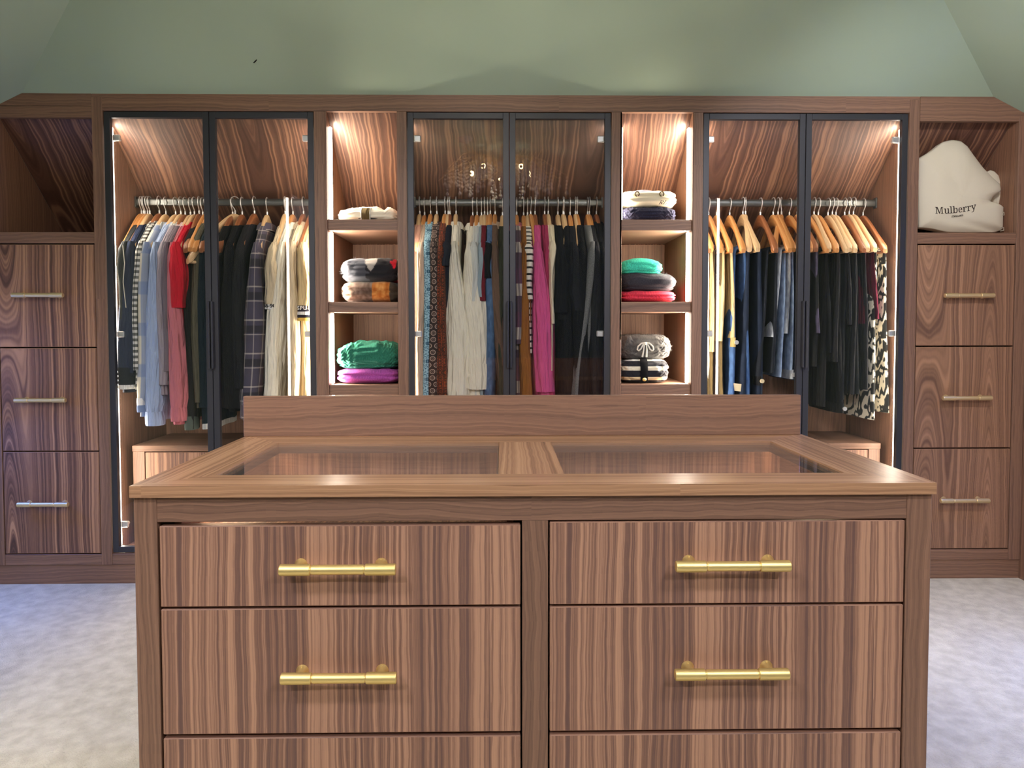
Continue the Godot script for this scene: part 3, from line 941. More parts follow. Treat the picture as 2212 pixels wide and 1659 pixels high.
func dust_bag() -> void:
	var pts := PackedVector2Array()
	for p in [[1984, 492], [1983, 420], [1984, 342], [2010, 327], [2035, 307], [2057, 302], [2076, 305], [2090, 316], [2104, 336], [2122, 360], [2142, 382], [2160, 398], [2163, 412], [2146, 424], [2143, 434], [2160, 441], [2172, 447], [2177, 455], [2173, 466], [2178, 478], [2175, 497], [2150, 502], [2090, 503], [2045, 502], [2010, 494]]:
		var q := at(p[0], p[1], 2.845)
		pts.append(Vector2(minf(q.x, 1.984), maxf(q.y, 1.3545)))
	var c := Vector2(1.80, 1.50)
	var t := thing("dust_bag", "white drawstring cotton dust bag slumped in the open compartment above the right-hand drawers", "bag", Vector3(c.x, 1.354, -2.845))
	var nz := FastNoiseLite.new(); nz.seed = 3; nz.frequency = 1.0
	var N := 120
	# outline sampled by angle of the polyline, smoothed
	var line := PackedVector2Array()
	var tot := 0.0
	for i in pts.size(): tot += pts[i].distance_to(pts[(i + 1) % pts.size()])
	var cv := Curve2D.new()
	for i in pts.size() + 1:
		var p := pts[i % pts.size()]
		var tn := (pts[(i + 1) % pts.size()] - pts[(i + pts.size() - 1) % pts.size()]) * 0.16
		cv.add_point(p - c, -tn, tn)
	var L := cv.get_baked_length()
	for i in N: line.append(cv.sample_baked(L * i / N))
	var front := func(x: float, y: float, rho: float) -> float:
		var z := 0.030 * (1.0 - pow(rho, 5.0))
		z += 0.005 * nz.get_noise_2d(x * 9.0, y * 9.0) * (1.0 - rho * rho)
		# the folds in the cloth: two soft creases running from lower left to right, a tuck at the right
		z -= 0.0075 * exp(-pow((y + 0.085 + 0.22 * (x + 0.05)) / 0.010, 2.0)) * smoothstep(-0.12, 0.0, x)
		z -= 0.012 * exp(-pow((y + 0.02 - 0.25 * (x - 0.12)) / 0.012, 2.0)) * smoothstep(0.04, 0.14, x)
		z += 0.010 * exp(-pow((x - 0.02 + 0.5 * (y - 0.1)) / 0.05, 2.0)) * smoothstep(-0.02, 0.12, y) * (1.0 - rho)
		z -= 0.006 * exp(-pow((x + 0.125) / 0.014, 2.0)) * (1.0 - pow(rho, 3.0))
		return z
	var rows := []
	var off := Vector3(0, c.y - 1.354, 0)
	for k in 13:
		var rho := maxf(k / 12.0, 0.004)
		rho = 1.0 - pow(1.0 - rho, 1.5)
		var ring := PackedVector3Array()
		for i in N:
			var p := line[i] * rho
			ring.append(Vector3(p.x, p.y, front.call(p.x, p.y, rho)) + off)
		rows.append(ring)
	for k in range(1, 10):
		var a := PI / 2 * k / 9.0
		var rho := 0.35 + 0.65 * cos(a)
		var ring := PackedVector3Array()
		for i in N:
			var p := line[i] * rho
			ring.append(Vector3(p.x, maxf(p.y, -(c.y - 1.3545)) , -0.17 * sin(a)) + off)
		rows.append(ring)
	var st := new_st()
	grid(st, rows, true, 1, 1, true)
	obj("bag_body", st, M.bag, t)
	# the loose end of the cloth behind
	var s2 := new_st()
	var r2 := []
	var pc := at(2152, 408, 2.88)
	for k in 9:
		var q := -PI / 2 + PI * k / 8.0
		var ring := PackedVector3Array()
		for j in 24:
			var a := TAU * j / 24
			ring.append(Vector3(pc.x - c.x, pc.y - 1.354, -0.055) + Vector3(0.040 * maxf(cos(q), 0.02) * cos(a) + 0.012 * sin(q) * -1.0, 0.078 * sin(q), 0.025 * maxf(cos(q), 0.02) * sin(a)))
		r2.append(ring)
	grid(s2, r2, true, 1, 1, true)
	obj("gathered_end", s2, M.bag, t)
	for py in [461, 494]:
		var s3 := new_st()
		var e := at(2176, py, 2.84)
		e.x = minf(e.x, 1.982)
		tube(s3, PackedVector3Array([Vector3(e.x - c.x - 0.012, e.y - 1.354 + 0.006, 0.004), Vector3(e.x - c.x, e.y - 1.354 + 0.004, 0.006), Vector3(e.x - c.x + 0.002, e.y - 1.354 - 0.006, 0.004), Vector3(e.x - c.x - 0.010, e.y - 1.354 - 0.009, 0.002)]), PackedFloat32Array([0.002]), 6)
		obj("cord", s3, M.stone, t)
	var ink := mat(rgb(52, 36, 26), 0.8)
	for w in [["Mulberry", 0.158, 2064.0, 455.0, 0.10], ["ENGLAND", 0.044, 2068.0, 466.5, 0.10]]:
		var q := at(w[2], w[3], 2.818)
		var data := text_mesh(w[0], w[1])
		letters(t, "lettering", data, ink, func(p: Vector3) -> Vector3:
			var r := p.rotated(Vector3.BACK, w[4])
			var lx: float = q.x - c.x + r.x
			var ly: float = q.y - c.y + r.y + 0.25 * r.x * r.x * 4.0
			var rho := 0.0
			var dir := Vector2(lx, ly)
			for i in N:
				var a := line[i]; var b := line[(i + 1) % N]
				var hit = Geometry2D.segment_intersects_segment(Vector2.ZERO, dir * 20.0, a, b)
				if hit != null:
					rho = maxf(rho, dir.length() / (hit as Vector2).length())
			return Vector3(lx, ly, float(front.call(lx, ly, minf(rho, 1.0))) + 0.0010 + p.z) + off)

# ------------------------------------------------------------------ chandelier above the island, seen in the glass doors
func chandelier() -> void:
	var c := Vector3(0.0, 1.955, -1.13)
	var t := thing("chandelier", "gilt twig chandelier hung with crystal drops, seen reflected in the middle glass doors", "chandelier", c)
	var r := RandomNumberGenerator.new(); r.seed = 19
	var tips := []
	for i in 30:
		var a := TAU * i / 30 + r.randf() * 0.25
		var st := new_st()
		var pts := PackedVector3Array()
		var R := 0.22 + 0.16 * r.randf()
		var y := 0.02 + r.randf() * 0.02
		var rise := r.randf() * 0.10
		var sw := (r.randf() - 0.5) * 1.6
		for k in 9:
			var q := k / 8.0
			var rad := 0.03 + R * q
			var aa := a + sw * q * q
			pts.append(Vector3(rad * cos(aa), y + rise * sin(q * 3.4) - 0.06 * q * q + 0.012 * sin(q * 11.0 + i), rad * sin(aa)))
		tube(st, pts, PackedFloat32Array([0.006, 0.0058, 0.0054, 0.005, 0.0046, 0.0042, 0.0036, 0.003, 0.002]), 6)
		# a side twig
		var sp := PackedVector3Array()
		for k in 5:
			var q := k / 4.0
			sp.append(pts[4] + Vector3(cos(a + 1.0) * 0.09 * q, 0.075 * q - 0.02 * sin(q * 6.0), sin(a + 1.0) * 0.09 * q) * (0.6 + r.randf() * 0.1))
		tube(st, sp, PackedFloat32Array([0.004, 0.0035, 0.003, 0.0024, 0.0015]), 5)
		obj("twig_branch", st, M.gold, t)
		for k in [3, 5, 6, 7, 8]: tips.append(pts[k])
	var s2 := new_st()
	tube(s2, PackedVector3Array([Vector3(0, 0.045, 0), Vector3(0, 0.03, 0), Vector3(0, 0.0, 0), Vector3(0, -0.03, 0)]), PackedFloat32Array([0.012, 0.03, 0.034, 0.012]), 16)
	obj("hub", s2, M.gold, t)
	var drops := []
	for v in 4:
		var st := new_st()
		var y := 0.0
		for k in 2 + v:
			y -= 0.016
			ball(st, Vector3(0, y, 0), Vector3.ONE * 0.0078, 8, 5)
			y -= 0.006
		var prof := PackedVector3Array()
		for k in 7: prof.append(Vector3(0, y - 0.004 - 0.030 * k / 6.0, 0))
		tube(st, prof, PackedFloat32Array([0.002, 0.004, 0.0075, 0.0115, 0.0138, 0.0115, 0.003]), 8)
		drops.append(st.commit())
	for i in tips.size():
		if i % 5 == 4 and i % 2 == 0: continue
		put("crystal_drop", drops[r.randi() % 4], M.crystal, t, Transform3D(Basis(Vector3.UP, r.randf() * TAU), tips[i]))
	for i in 5:
		var a := TAU * i / 5 + 0.35
		var p := Vector3(0.19 * cos(a), -0.015, 0.19 * sin(a))
		var sk := new_st()
		tube(sk, PackedVector3Array([Vector3(0, 0.0, 0), p * 0.5 + Vector3(0, -0.05, 0), p + Vector3(0, -0.04, 0), p + Vector3(0, -0.022, 0)]), PackedFloat32Array([0.004, 0.004, 0.005, 0.009]), 8)
		obj("lamp_arm", sk, M.gold, t)
		var sb := new_st()
		ball(sb, p, Vector3(0.013, 0.017, 0.013), 12, 8)
		obj("bulb", sb, M.bulb, t)
		var l := OmniLight3D.new()
		l.name = "bulb_light"
		t.add_child(l, true)
		l.position = p
		l.light_energy = 0.12; l.light_color = Color(1.0, 0.96, 0.90); l.light_size = 0.012
		l.omni_range = 10; l.omni_attenuation = 2; l.shadow_enabled = true
	var s3 := new_st()
	tube(s3, PackedVector3Array([Vector3(-0.22, 0.1855, -0.02), Vector3(-0.22, 0.172, -0.02), Vector3(-0.22, 0.150, -0.02)]), PackedFloat32Array([0.046, 0.042, 0.014]), 20)
	obj("canopy", s3, M.white, t)
	var s4 := new_st()
	var cp := PackedVector3Array()
	for k in 13:
		var q := k / 12.0
		cp.append(Vector3(-0.22 * (1 - q), lerpf(0.152, 0.045, q) - 0.035 * sin(q * PI), -0.02 * (1 - q)))
	tube(s4, cp, PackedFloat32Array([0.0022]), 6)
	obj("chain", s4, M.gold, t)

# ------------------------------------------------------------------ the island
func island(hm: Mesh) -> void:
	var t := thing("island_chest", "walnut island chest of drawers with a glass-panelled top and brass bar handles", "chest")
	var zf := -1.208
	var zb := -1.745
	for x in [[-0.617, -0.579], [0.6895, 0.732]]:
		box("corner_post", M.fr, t, x[0], x[1], 0.0, 0.709, zf - 0.045, zf, 1, Vector2(x[0] * 3.1, 0.75))
		box("corner_post", M.fr, t, x[0], x[1], 0.0, 0.709, zb, zb + 0.045, 1, Vector2(x[0] * 2.1, 0.6))
	box("side_panel", M.fr, t, -0.615, -0.597, 0.0, 0.709, zb + 0.045, zf - 0.045, 1)
	box("side_panel", M.fr, t, 0.712, 0.730, 0.0, 0.709, zb + 0.045, zf - 0.045, 1, Vector2(0.2, 0))
	box("back_panel", M.fr, t, -0.579, 0.6895, 0.0, 0.64, zb + 0.002, zb + 0.02, 1)
	var st := new_st()
	ext(st, -0.579, 0.6895, 0.6655, 0.709, zf - 0.020, zf - 0.0012, 0, Vector2(0.31, 0.05), 0.0008)
	obj("top_rail", st, M.fr, t)
	box("centre_stile", M.fr, t, 0.0342, 0.0782, 0.0, 0.6655, zf - 0.03, zf - 0.0012, 1, Vector2(0.13, 0.75), 0.0008)
	box("base_board", M.fr, t, -0.579, 0.6895, 0.0, 0.075, zf - 0.05, zf - 0.03, 0)
	box("dust_board", M.groove, t, -0.579, 0.6895, 0.075, 0.640, zf - 0.40, zf - 0.385, 0)
	var k := 0
	for col in [[-0.5752, 0.0312, -0.271], [0.0812, 0.6866, 0.3842]]:
		var off := Vector2(0.02, 0.67) if k == 0 else Vector2(0.013, 0.67)
		var ys := [[0.5212, 0.6585 if k == 0 else 0.6625, 0.5925], [0.3015, 0.5168, 0.4102], [0.082, 0.2945, 0.19]]
		if k == 1: ys[0][2] = 0.5945; ys[1][2] = 0.4115
		for y in ys:
			drawer(t, hm, M.isl, M.brass, col[0], col[1], y[0], y[1], zf - 0.0005, off, col[2], y[2])
		k += 1
	# top: mitred boards round two glass panes, with a bar between
	var y0 := 0.709
	var y1 := 0.7287
	var ox0 := -0.6195
	var ox1 := 0.7345
	var oz0 := -1.2
	var oz1 := -1.762
	var ix0 := -0.51
	var ix1 := 0.6185
	var iz0 := -1.287
	var iz1 := -1.645
	var boards := [
		[PackedVector2Array([Vector2(ox0, oz0), Vector2(ox1, oz0), Vector2(ix1, iz0), Vector2(ix0, iz0)]), 0, Vector2(0.05, 0.3)],
		[PackedVector2Array([Vector2(ox0, oz1), Vector2(ox1, oz1), Vector2(ix1, iz1), Vector2(ix0, iz1)]), 0, Vector2(0.11, 0.1)],
		[PackedVector2Array([Vector2(ox0, oz0), Vector2(ix0, iz0), Vector2(ix0, iz1), Vector2(ox0, oz1)]), 2, Vector2(0.0, 0.2)],
		[PackedVector2Array([Vector2(ox1, oz0), Vector2(ix1, iz0), Vector2(ix1, iz1), Vector2(ox1, oz1)]), 2, Vector2(0.17, 0.5)],
	]
	for b in boards:
		var s := new_st()
		slab(s, b[0], y0, y1, 1, b[1], b[2])
		obj("top_board", s, M.top, t)
	box("top_bar", M.top, t, -0.006, 0.1125, y0, y1, iz1, iz0, 2, Vector2(0.09, 0.0), 0.0006)
	for px in [[ix0, -0.006], [0.1125, ix1]]:
		var s := new_st()
		ext(s, px[0] + 0.0008, px[1] - 0.0008, y1 - 0.0075, y1 - 0.0015, iz1 + 0.0008, iz0 - 0.0008, 0, Vector2.ZERO, 0.0006)
		obj("glass_panel", s, M.glass_clear, t)
		# rebate the glass lies on, dark against the wood
		var g := new_st()
		for e in [[px[0], px[0] + 0.004, iz1, iz0], [px[1] - 0.004, px[1], iz1, iz0], [px[0], px[1], iz0 - 0.004, iz0], [px[0], px[1], iz1, iz1 + 0.004]]:
			ext(g, e[0], e[1], y0 - 0.004, y1 - 0.0085, e[2], e[3], 0, Vector2.ZERO, 0.0003)
		obj("gasket", g, M.frame, t)
	# display tray under the glass
	for px in [[-0.56, 0.02, 1.0], [0.085, 0.67, -1.0]]:
		box("tray_floor", M.isl, t, px[0], px[1], 0.630, 0.638, -1.70, -1.232, 2, Vector2(0.1, 0.0), 0.0004)
		box("tray_side", M.fr, t, px[0], px[0] + 0.012, 0.638, 0.708, -1.70, -1.232, 2, Vector2.ZERO, 0.0004)
		box("tray_side", M.fr, t, px[1] - 0.012, px[1], 0.638, 0.708, -1.70, -1.232, 2, Vector2.ZERO, 0.0004)
		box("tray_back", M.isl, t, px[0] + 0.012, px[1] - 0.012, 0.638, 0.708, -1.70, -1.688, 1, Vector2.ZERO, 0.0004)
		box("tray_front", M.fr, t, px[0] + 0.012, px[1] - 0.012, 0.668, 0.708, -1.244, -1.232, 0, Vector2.ZERO, 0.0004)
		var xs: float = px[0] + 0.0125 if px[2] > 0 else px[1] - 0.0125
		var s := new_st()
		ext(s, xs, xs + px[2] * 0.005, 0.697, 0.703, -1.66, -1.28, 2, Vector2.ZERO, 0.001)
		obj("led_strip", s, M.led, t)
		var l := AreaLight3D.new()
		l.name = "led_light"
		t.add_child(l, true)
		l.area_size = Vector2(0.38, 0.006)
		var p := Vector3(xs + px[2] * 0.008, 0.699, -1.47)
		l.look_at_from_position(p, p + Vector3(px[2], -0.35, 0), Vector3.UP)
		l.light_energy = 0.035; l.light_color = Color(1.0, 0.84, 0.66); l.area_range = 3; l.area_attenuation = 2; l.shadow_enabled = true
	box("back_upstand", M.fr, t, -0.6225, 0.7285, 0.7287, 0.826, -1.760, -1.742, 0, Vector2(0.0, 0.35), 0.0012)

# ------------------------------------------------------------------ room
func room() -> void:
	var A := Vector3(-1.803, 1.875, -2.78)
	var B := Vector3(-1.44, 2.14, -2.513)
	var C := Vector3(-2.1, 2.14, -1.40)
	var Dd := Vector3(-2.1, 1.7265, -2.78)
	var A2 := Vector3(1.889, 1.873, -2.78)
	var B2 := Vector3(1.514, 2.14, -2.513)
	var C2 := Vector3(2.2, 2.14, -0.71)
	var D2 := Vector3(2.2, 1.715, -2.78)
	var st := new_st()
	plate(st, [Vector3(-2.1, 1.353, -3.30), Vector3(2.2, 1.353, -3.30), Vector3(2.2, 1.873, -2.78), A2, B2, B, A, Vector3(-2.1, 1.873, -2.78)], Vector3(0, 0.08, -0.08))
	tag(obj("ceiling", st, M.green), "sage green sloping attic ceiling above the wardrobes", "ceiling", "", "structure")
	var s2 := new_st()
	plate(s2, [A, B, C, Dd], Vector3(-0.05, 0.09, -0.02))
	tag(obj("ceiling", s2, M.green), "sage green roof slope at the upper left corner", "ceiling", "", "structure")
	var s3 := new_st()
	plate(s3, [A2, B2, C2, D2], Vector3(0.05, 0.09, -0.02))
	tag(obj("ceiling", s3, M.green), "sage green roof slope at the upper right corner", "ceiling", "", "structure")
	var s4 := new_st()
	plate(s4, [B, B2, C2, Vector3(2.2, 2.14, 2.0), Vector3(-2.1, 2.14, 2.0), C], Vector3(0, 0.1, 0))
	tag(obj("ceiling", s4, M.green), "flat sage green ceiling over the middle of the room", "ceiling", "", "structure")
	var fl := new_st()
	ext(fl, -2.1, 2.2, -0.06, 0.0, -3.4, 2.0, 0, Vector2.ZERO, 0.001)
	tag(obj("floor", fl, M.carpet), "pale beige cut-pile carpet over the whole floor", "carpet", "", "structure")
	var wb := new_st()
	ext(wb, -2.1, 2.2, 0.0, 1.36, -3.4, -3.3)
	tag(obj("wall_back", wb, M.greenwall), "green wall behind the fitted wardrobes", "wall", "", "structure")
	var wf := new_st()
	ext(wf, -2.2, 2.3, 0.0, 2.24, 2.0, 2.1)
	tag(obj("wall_front", wf, M.greenwall), "green wall behind the camera", "wall", "", "structure")
	# side walls with a window opening each
	var wins := [[-2.2, -2.1, "left", -2.72, -2.3, 0.55, 1.15], [2.2, 2.3, "right", -2.6, -1.9, 0.85, 1.55]]
	var n := 1
	for w in wins:
		var s := new_st()
		ext(s, w[0], w[1], 0.0, w[5], -3.4, 2.1)
		ext(s, w[0], w[1], w[6], 2.24, -3.4, 2.1)
		ext(s, w[0], w[1], w[5], w[6], -3.4, w[3])
		ext(s, w[0], w[1], w[5], w[6], w[4], 2.1)
		tag(obj("wall_" + w[2], s, M.greenwall), "green side wall on the %s with a window" % w[2], "wall", "", "structure")
		var f := new_st()
		var xm: float = (w[0] + w[1]) * 0.5
		for e in [[w[5], w[5] + 0.04, w[3], w[4]], [w[6] - 0.04, w[6], w[3], w[4]], [w[5] + 0.04, w[6] - 0.04, w[3], w[3] + 0.04], [w[5] + 0.04, w[6] - 0.04, w[4] - 0.04, w[4]]]:
			ext(f, xm - 0.03, xm + 0.03, e[0], e[1], e[2], e[3])
		var fo := obj("window_%d" % n, f, M.white)
		tag(fo, "white framed window in the %s side wall" % w[2], "window", "", "structure")
		var p := new_st()
		ext(p, xm - 0.003, xm + 0.003, w[5] + 0.04, w[6] - 0.04, w[3] + 0.04, w[4] - 0.04, 1, Vector2.ZERO, 0.0005)
		obj("window_pane", p, M.glass_clear, fo)
		var l := AreaLight3D.new()
		l.name = "daylight_%d" % n
		add_child(l)
		var sd := 1.0 if n == 1 else -1.0
		l.area_size = Vector2(absf(w[4] - w[3]) - 0.1, w[6] - w[5] - 0.1)
		var pos := Vector3(w[1] + 0.01 if n == 1 else w[0] - 0.01, (w[5] + w[6]) * 0.5, (w[3] + w[4]) * 0.5)
		l.look_at_from_position(pos, pos + (Vector3(0.25, -1.0, 0.95) if n == 1 else Vector3(-0.55, -0.6, 1.0)), Vector3.UP)
		l.light_color = Color(0.32, 0.50, 1.0)
		l.light_energy = DAY[n - 1]
		l.area_range = 10; l.area_attenuation = 2; l.shadow_enabled = true
		n += 1
	# uprights of the side cupboards, outside the picture, whose strip lights show in the glass doors
	for k in [0, 1]:
		var q := at([622.0, 1551.0][k], 640, 4.35)
		var sx := -1.0 if k == 0 else 1.0
		var up := thing("cupboard_upright", "walnut upright whose strip light shows as a white line in the %s glass doors" % ["left", "right"][k], "upright")
		var ub := new_st()
		ext(ub, q.x - 0.02, q.x + 0.02, 0.0, 1.79, -1.225, -0.80, 1, Vector2(0.1, 0.1))
		obj("panel", ub, M.fr, up)
		var us := new_st()
		ext(us, q.x - 0.007, q.x + 0.007, 0.10, 1.765, -1.231, -1.225, 1, Vector2.ZERO, 0.002)
		obj("led_strip", us, M.led, up)
		var ul := AreaLight3D.new()
		ul.name = "led_light"
		up.add_child(ul)
		ul.area_size = Vector2(0.014, 1.66)
		ul.look_at_from_position(Vector3(q.x, 0.93, -1.234), Vector3(q.x - sx * 0.2, 0.93, -2.3), Vector3.UP)
		ul.light_energy = 0.10; ul.light_color = Color(1.0, 0.96, 0.9); ul.area_range = 6; ul.area_attenuation = 2; ul.shadow_enabled = true
	# wood return panel at the right of the drawers
	var rp := new_st()
	slab(rp, PackedVector2Array([Vector2(-2.80, 0.0), Vector2(-2.80, 1.79), Vector2(-2.2, 1.91), Vector2(-2.2, 0.0)]), 2.037, 2.055, 0, 1, Vector2(0.2, 0))
	tag(obj("trim_4", rp, M.fr), "dark walnut return panel at the right edge beside the drawers", "panel", "", "structure")
	var hk := new_st()
	var hp := at(552, 133, 2.70)
	var pl := Vector3(hp.x, 0, 0)
	# on the slope: y - z = 4.653
	var pd := at(552, 133, 1.0) - Vector3(0, HC, 0)
	var tt := (4.653 - HC) / (pd.y - pd.z)
	pl = Vector3(0, HC, 0) + pd * tt
	tube(hk, PackedVector3Array([pl + Vector3(-0.006, -0.006, 0.004), pl + Vector3(0, -0.001, 0.004), pl + Vector3(0.006, 0.005, 0.005)]), PackedFloat32Array([0.0016, 0.0022, 0.0016]), 8)
	tag(obj("hook", hk, M.rubber), "small black hook stuck on the green sloping ceiling", "hook")

const DAY := [1.1, 4.6]

# ------------------------------------------------------------------ the wardrobe wall
func stile(t: Node, x0: float, x1: float, y1 := 1.8095, off := 0.0) -> void:
	box("stile", M.fr, t, x0, x1, 0.0745, y1, -2.80, -2.7795, 1, Vector2(off, off * 1.7), 0.001)

func wardrobes(hm: Mesh) -> void:
	# setting boards
	var b := new_st()
	ext(b, -2.0, 2.037, 0.0, 0.0742, -2.80, -2.784, 0, Vector2(0.3, 0.1))
	tag(obj("baseboard_back", b, M.fr), "dark walnut plinth along the foot of the wardrobes", "plinth", "", "structure")
	var f1 := new_st()
	ext(f1, -1.5455, 1.6065, 1.81, 1.8735, -2.80, -2.7805, 0, Vector2(0.0, 0.22))
	tag(obj("trim_1", f1, M.fr), "long walnut fascia board over the glass doors", "fascia", "", "structure")
	var f2 := new_st()
	slab(f2, PackedVector2Array([Vector2(-1.546, 1.827), Vector2(-1.546, 1.8735), Vector2(-1.803, 1.8735), Vector2(-1.90, 1.8275)]), -2.80, -2.7803, 2, 0, Vector2(0.5, 0.6))
	tag(obj("trim_2", f2, M.fr), "walnut fascia board cut to the roof slope at the far left", "fascia", "", "structure")
	var f3 := new_st()
	slab(f3, PackedVector2Array([Vector2(1.607, 1.779), Vector2(1.607, 1.8785), Vector2(1.889, 1.8785), Vector2(2.037, 1.798), Vector2(2.037, 1.779)]), -2.80, -2.7803, 2, 0, Vector2(0.9, 0.6))
	tag(obj("trim_3", f3, M.fr), "walnut fascia board cut to the roof slope at the far right", "fascia", "", "structure")

	# drawer cabinets at both ends
	for s in [0, 1]:
		var x0 := -1.916 if s == 0 else 1.607
		var x1 := -1.546 if s == 0 else 1.992
		var t := thing("drawer_cabinet", "left-hand walnut cabinet of three drawers under an empty open compartment" if s == 0 else "right-hand walnut cabinet of three drawers under the compartment with the dust bag", "cabinet")
		carcass(t, x0, x1, Vector2(0.1 + s * 0.3, 0.2))
		if s == 0: stile(t, -1.965, -1.916, 1.80, 0.1)
		else: stile(t, 1.992, 2.0365, 1.80, 0.4)
		if s == 0: box("top_rail", M.fr, t, x0, x1, 1.783, 1.8265, -2.80, -2.7803, 0, Vector2(0.2, 0.15))
		box("middle_rail", M.fr, t, x0, x1, 1.3115, 1.354, -2.80, -2.781, 0, Vector2(0.35 + s * 0.2, 0.15))
		box("bottom_rail", M.fr, t, x0, x1, 0.0745, 0.116, -2.80, -2.781, 0, Vector2(0.15 + s * 0.2, 0.15))
		box("compartment_floor", M.inner, t, x0, x1, 1.336, 1.3535, -3.25, -2.80, 0)
		var hx := -1.749 if s == 0 else 1.797
		var hy := [0.317, 0.716, 1.1135] if s == 0 else [0.3155, 0.7155, 1.1105]
		var yy := [[0.1205, 0.5135], [0.5185, 0.9125], [0.9175, 1.3065]]
		for k in 3:
			drawer(t, hm, M.crown if s == 0 else M.crown2, M.brass_pale, x0 + 0.003, x1 - 0.003, yy[k][0], yy[k][1], -2.7812, Vector2(-x0 + 0.02, 1.33), hx, hy[k])

	# three wardrobes with pairs of glass doors
	var W := [[-1.506, -0.711, "left"], [-0.360, 0.421, "middle"], [0.772, 1.566, "right"]]
	for i in 3:
		var w: Array = W[i]
		var x0: float = w[0]
		var x1: float = w[1]
		var t := thing("glass_wardrobe", "%s walnut wardrobe with a pair of black framed glass doors" % w[2], "wardrobe")
		carcass(t, x0, x1, Vector2(0.27 * i, 0.11 * i))
		stile(t, x0 - 0.040 if i == 0 else x0 - 0.037, x0, 1.86 if i == 0 else 1.8095, 0.15 * i)
		stile(t, x1, x1 + 0.040, 1.86 if i == 2 else 1.8095, 0.15 * i + 0.3)
		box("bottom_rail", M.fr, t, x0, x1, 0.0745, 0.117, -2.80, -2.781, 0, Vector2(0.1 * i, 0.15))
		var mid := (x0 + x1) * 0.5
		glass_door(t, x0 + 0.0025, mid - 0.0012, 0.1215, 1.8075, true)
		glass_door(t, mid + 0.0012, x1 - 0.0025, 0.1215, 1.8075, false)
		led_strip(t, x0, 0.135, 1.762, -2.832, 1.0, [1.4, 0.42, 1.1][i])
		led_strip(t, x1, 0.135, 1.762, -2.832, -1.0, [1.1, 0.44, 1.4][i])
		hang_rail(x0, x1, "hanging_rail", "grey oval hanging rail across the %s wardrobe" % w[2])
	# low chests inside the outer wardrobes
	for s in [0, 1]:
		var x0 := -1.482 if s == 0 else 0.80
		var x1 := -0.735 if s == 0 else 1.542
		var t := thing("low_chest", "low walnut chest standing inside the %s wardrobe" % ["left", "right"][s], "chest")
		box("top_board", M.fr, t, x0, x1, 0.494, 0.5175, -3.24, -2.90, 0, Vector2(0.2 * s, 0.4))
		for xx in [x0 + 0.001, x1 - 0.048]:
			box("stile", M.fr, t, xx, xx + 0.047, 0.119, 0.494, -2.925, -2.903, 1, Vector2(xx, 0))
		box("side_panel", M.fr, t, x0 + 0.001, x0 + 0.018, 0.119, 0.494, -3.24, -2.925, 1)
		box("side_panel", M.fr, t, x1 - 0.018, x1 - 0.001, 0.119, 0.494, -3.24, -2.925, 1)
		box("drawer_front", M.isl, t, x0 + 0.051, x1 - 0.051, 0.31, 0.490, -2.925, -2.904, 1, Vector2(0.3, 0.1))
		box("drawer_front", M.isl, t, x0 + 0.051, x1 - 0.051, 0.125, 0.306, -2.925, -2.904, 1, Vector2(0.3, 0.1))

	# two open shelf units between them
	for s in [0, 1]:
		var x0 := -0.664 if s == 0 else 0.461
		var x1 := -0.397 if s == 0 else 0.733
		var t := thing("shelf_unit", "%s open walnut shelf unit lit by a vertical strip, %s" % [["left", "right"][s], ["holding the green cable-knit jumper", "holding the turquoise jumper"][s]], "shelves")
		carcass(t, x0, x1, Vector2(0.2 + 0.4 * s, 0.3))
		stile(t, x0 - 0.007, x0, 1.8095, 0.7)
		stile(t, x1, x1 + 0.0005, 1.8095, 0.7)
		box("bottom_rail", M.fr, t, x0, x1, 0.0745, 0.117, -2.80, -2.781, 0)
		var ys := [[0.40, 0.44], [0.729, 0.769], [1.048, 1.088], [1.3625, 1.4035]]
		for y in ys:
			box("shelf", M.fr, t, x0 + 0.0005, x1 - 0.0005, y[0], y[1], -3.249, -2.789, 0, Vector2(y[0], s * 0.3))
		var segs := [[0.12, 0.40], [0.44, 0.729], [0.769, 1.048], [1.088, 1.3625], [1.4035, 1.765]]
		for g in segs:
			led_strip(t, x0 if s == 0 else x1, g[0] + 0.002, g[1] - 0.002, -2.828, 1.0 if s == 0 else -1.0, 3.0 if g[0] > 1.4 else 6.5, 0.15)
			if s == 1 and g[0] > 1.4: led_strip(t, x0, g[0] + 0.002, g[1] - 0.002, -2.828, 1.0, 1.3, 0.2)

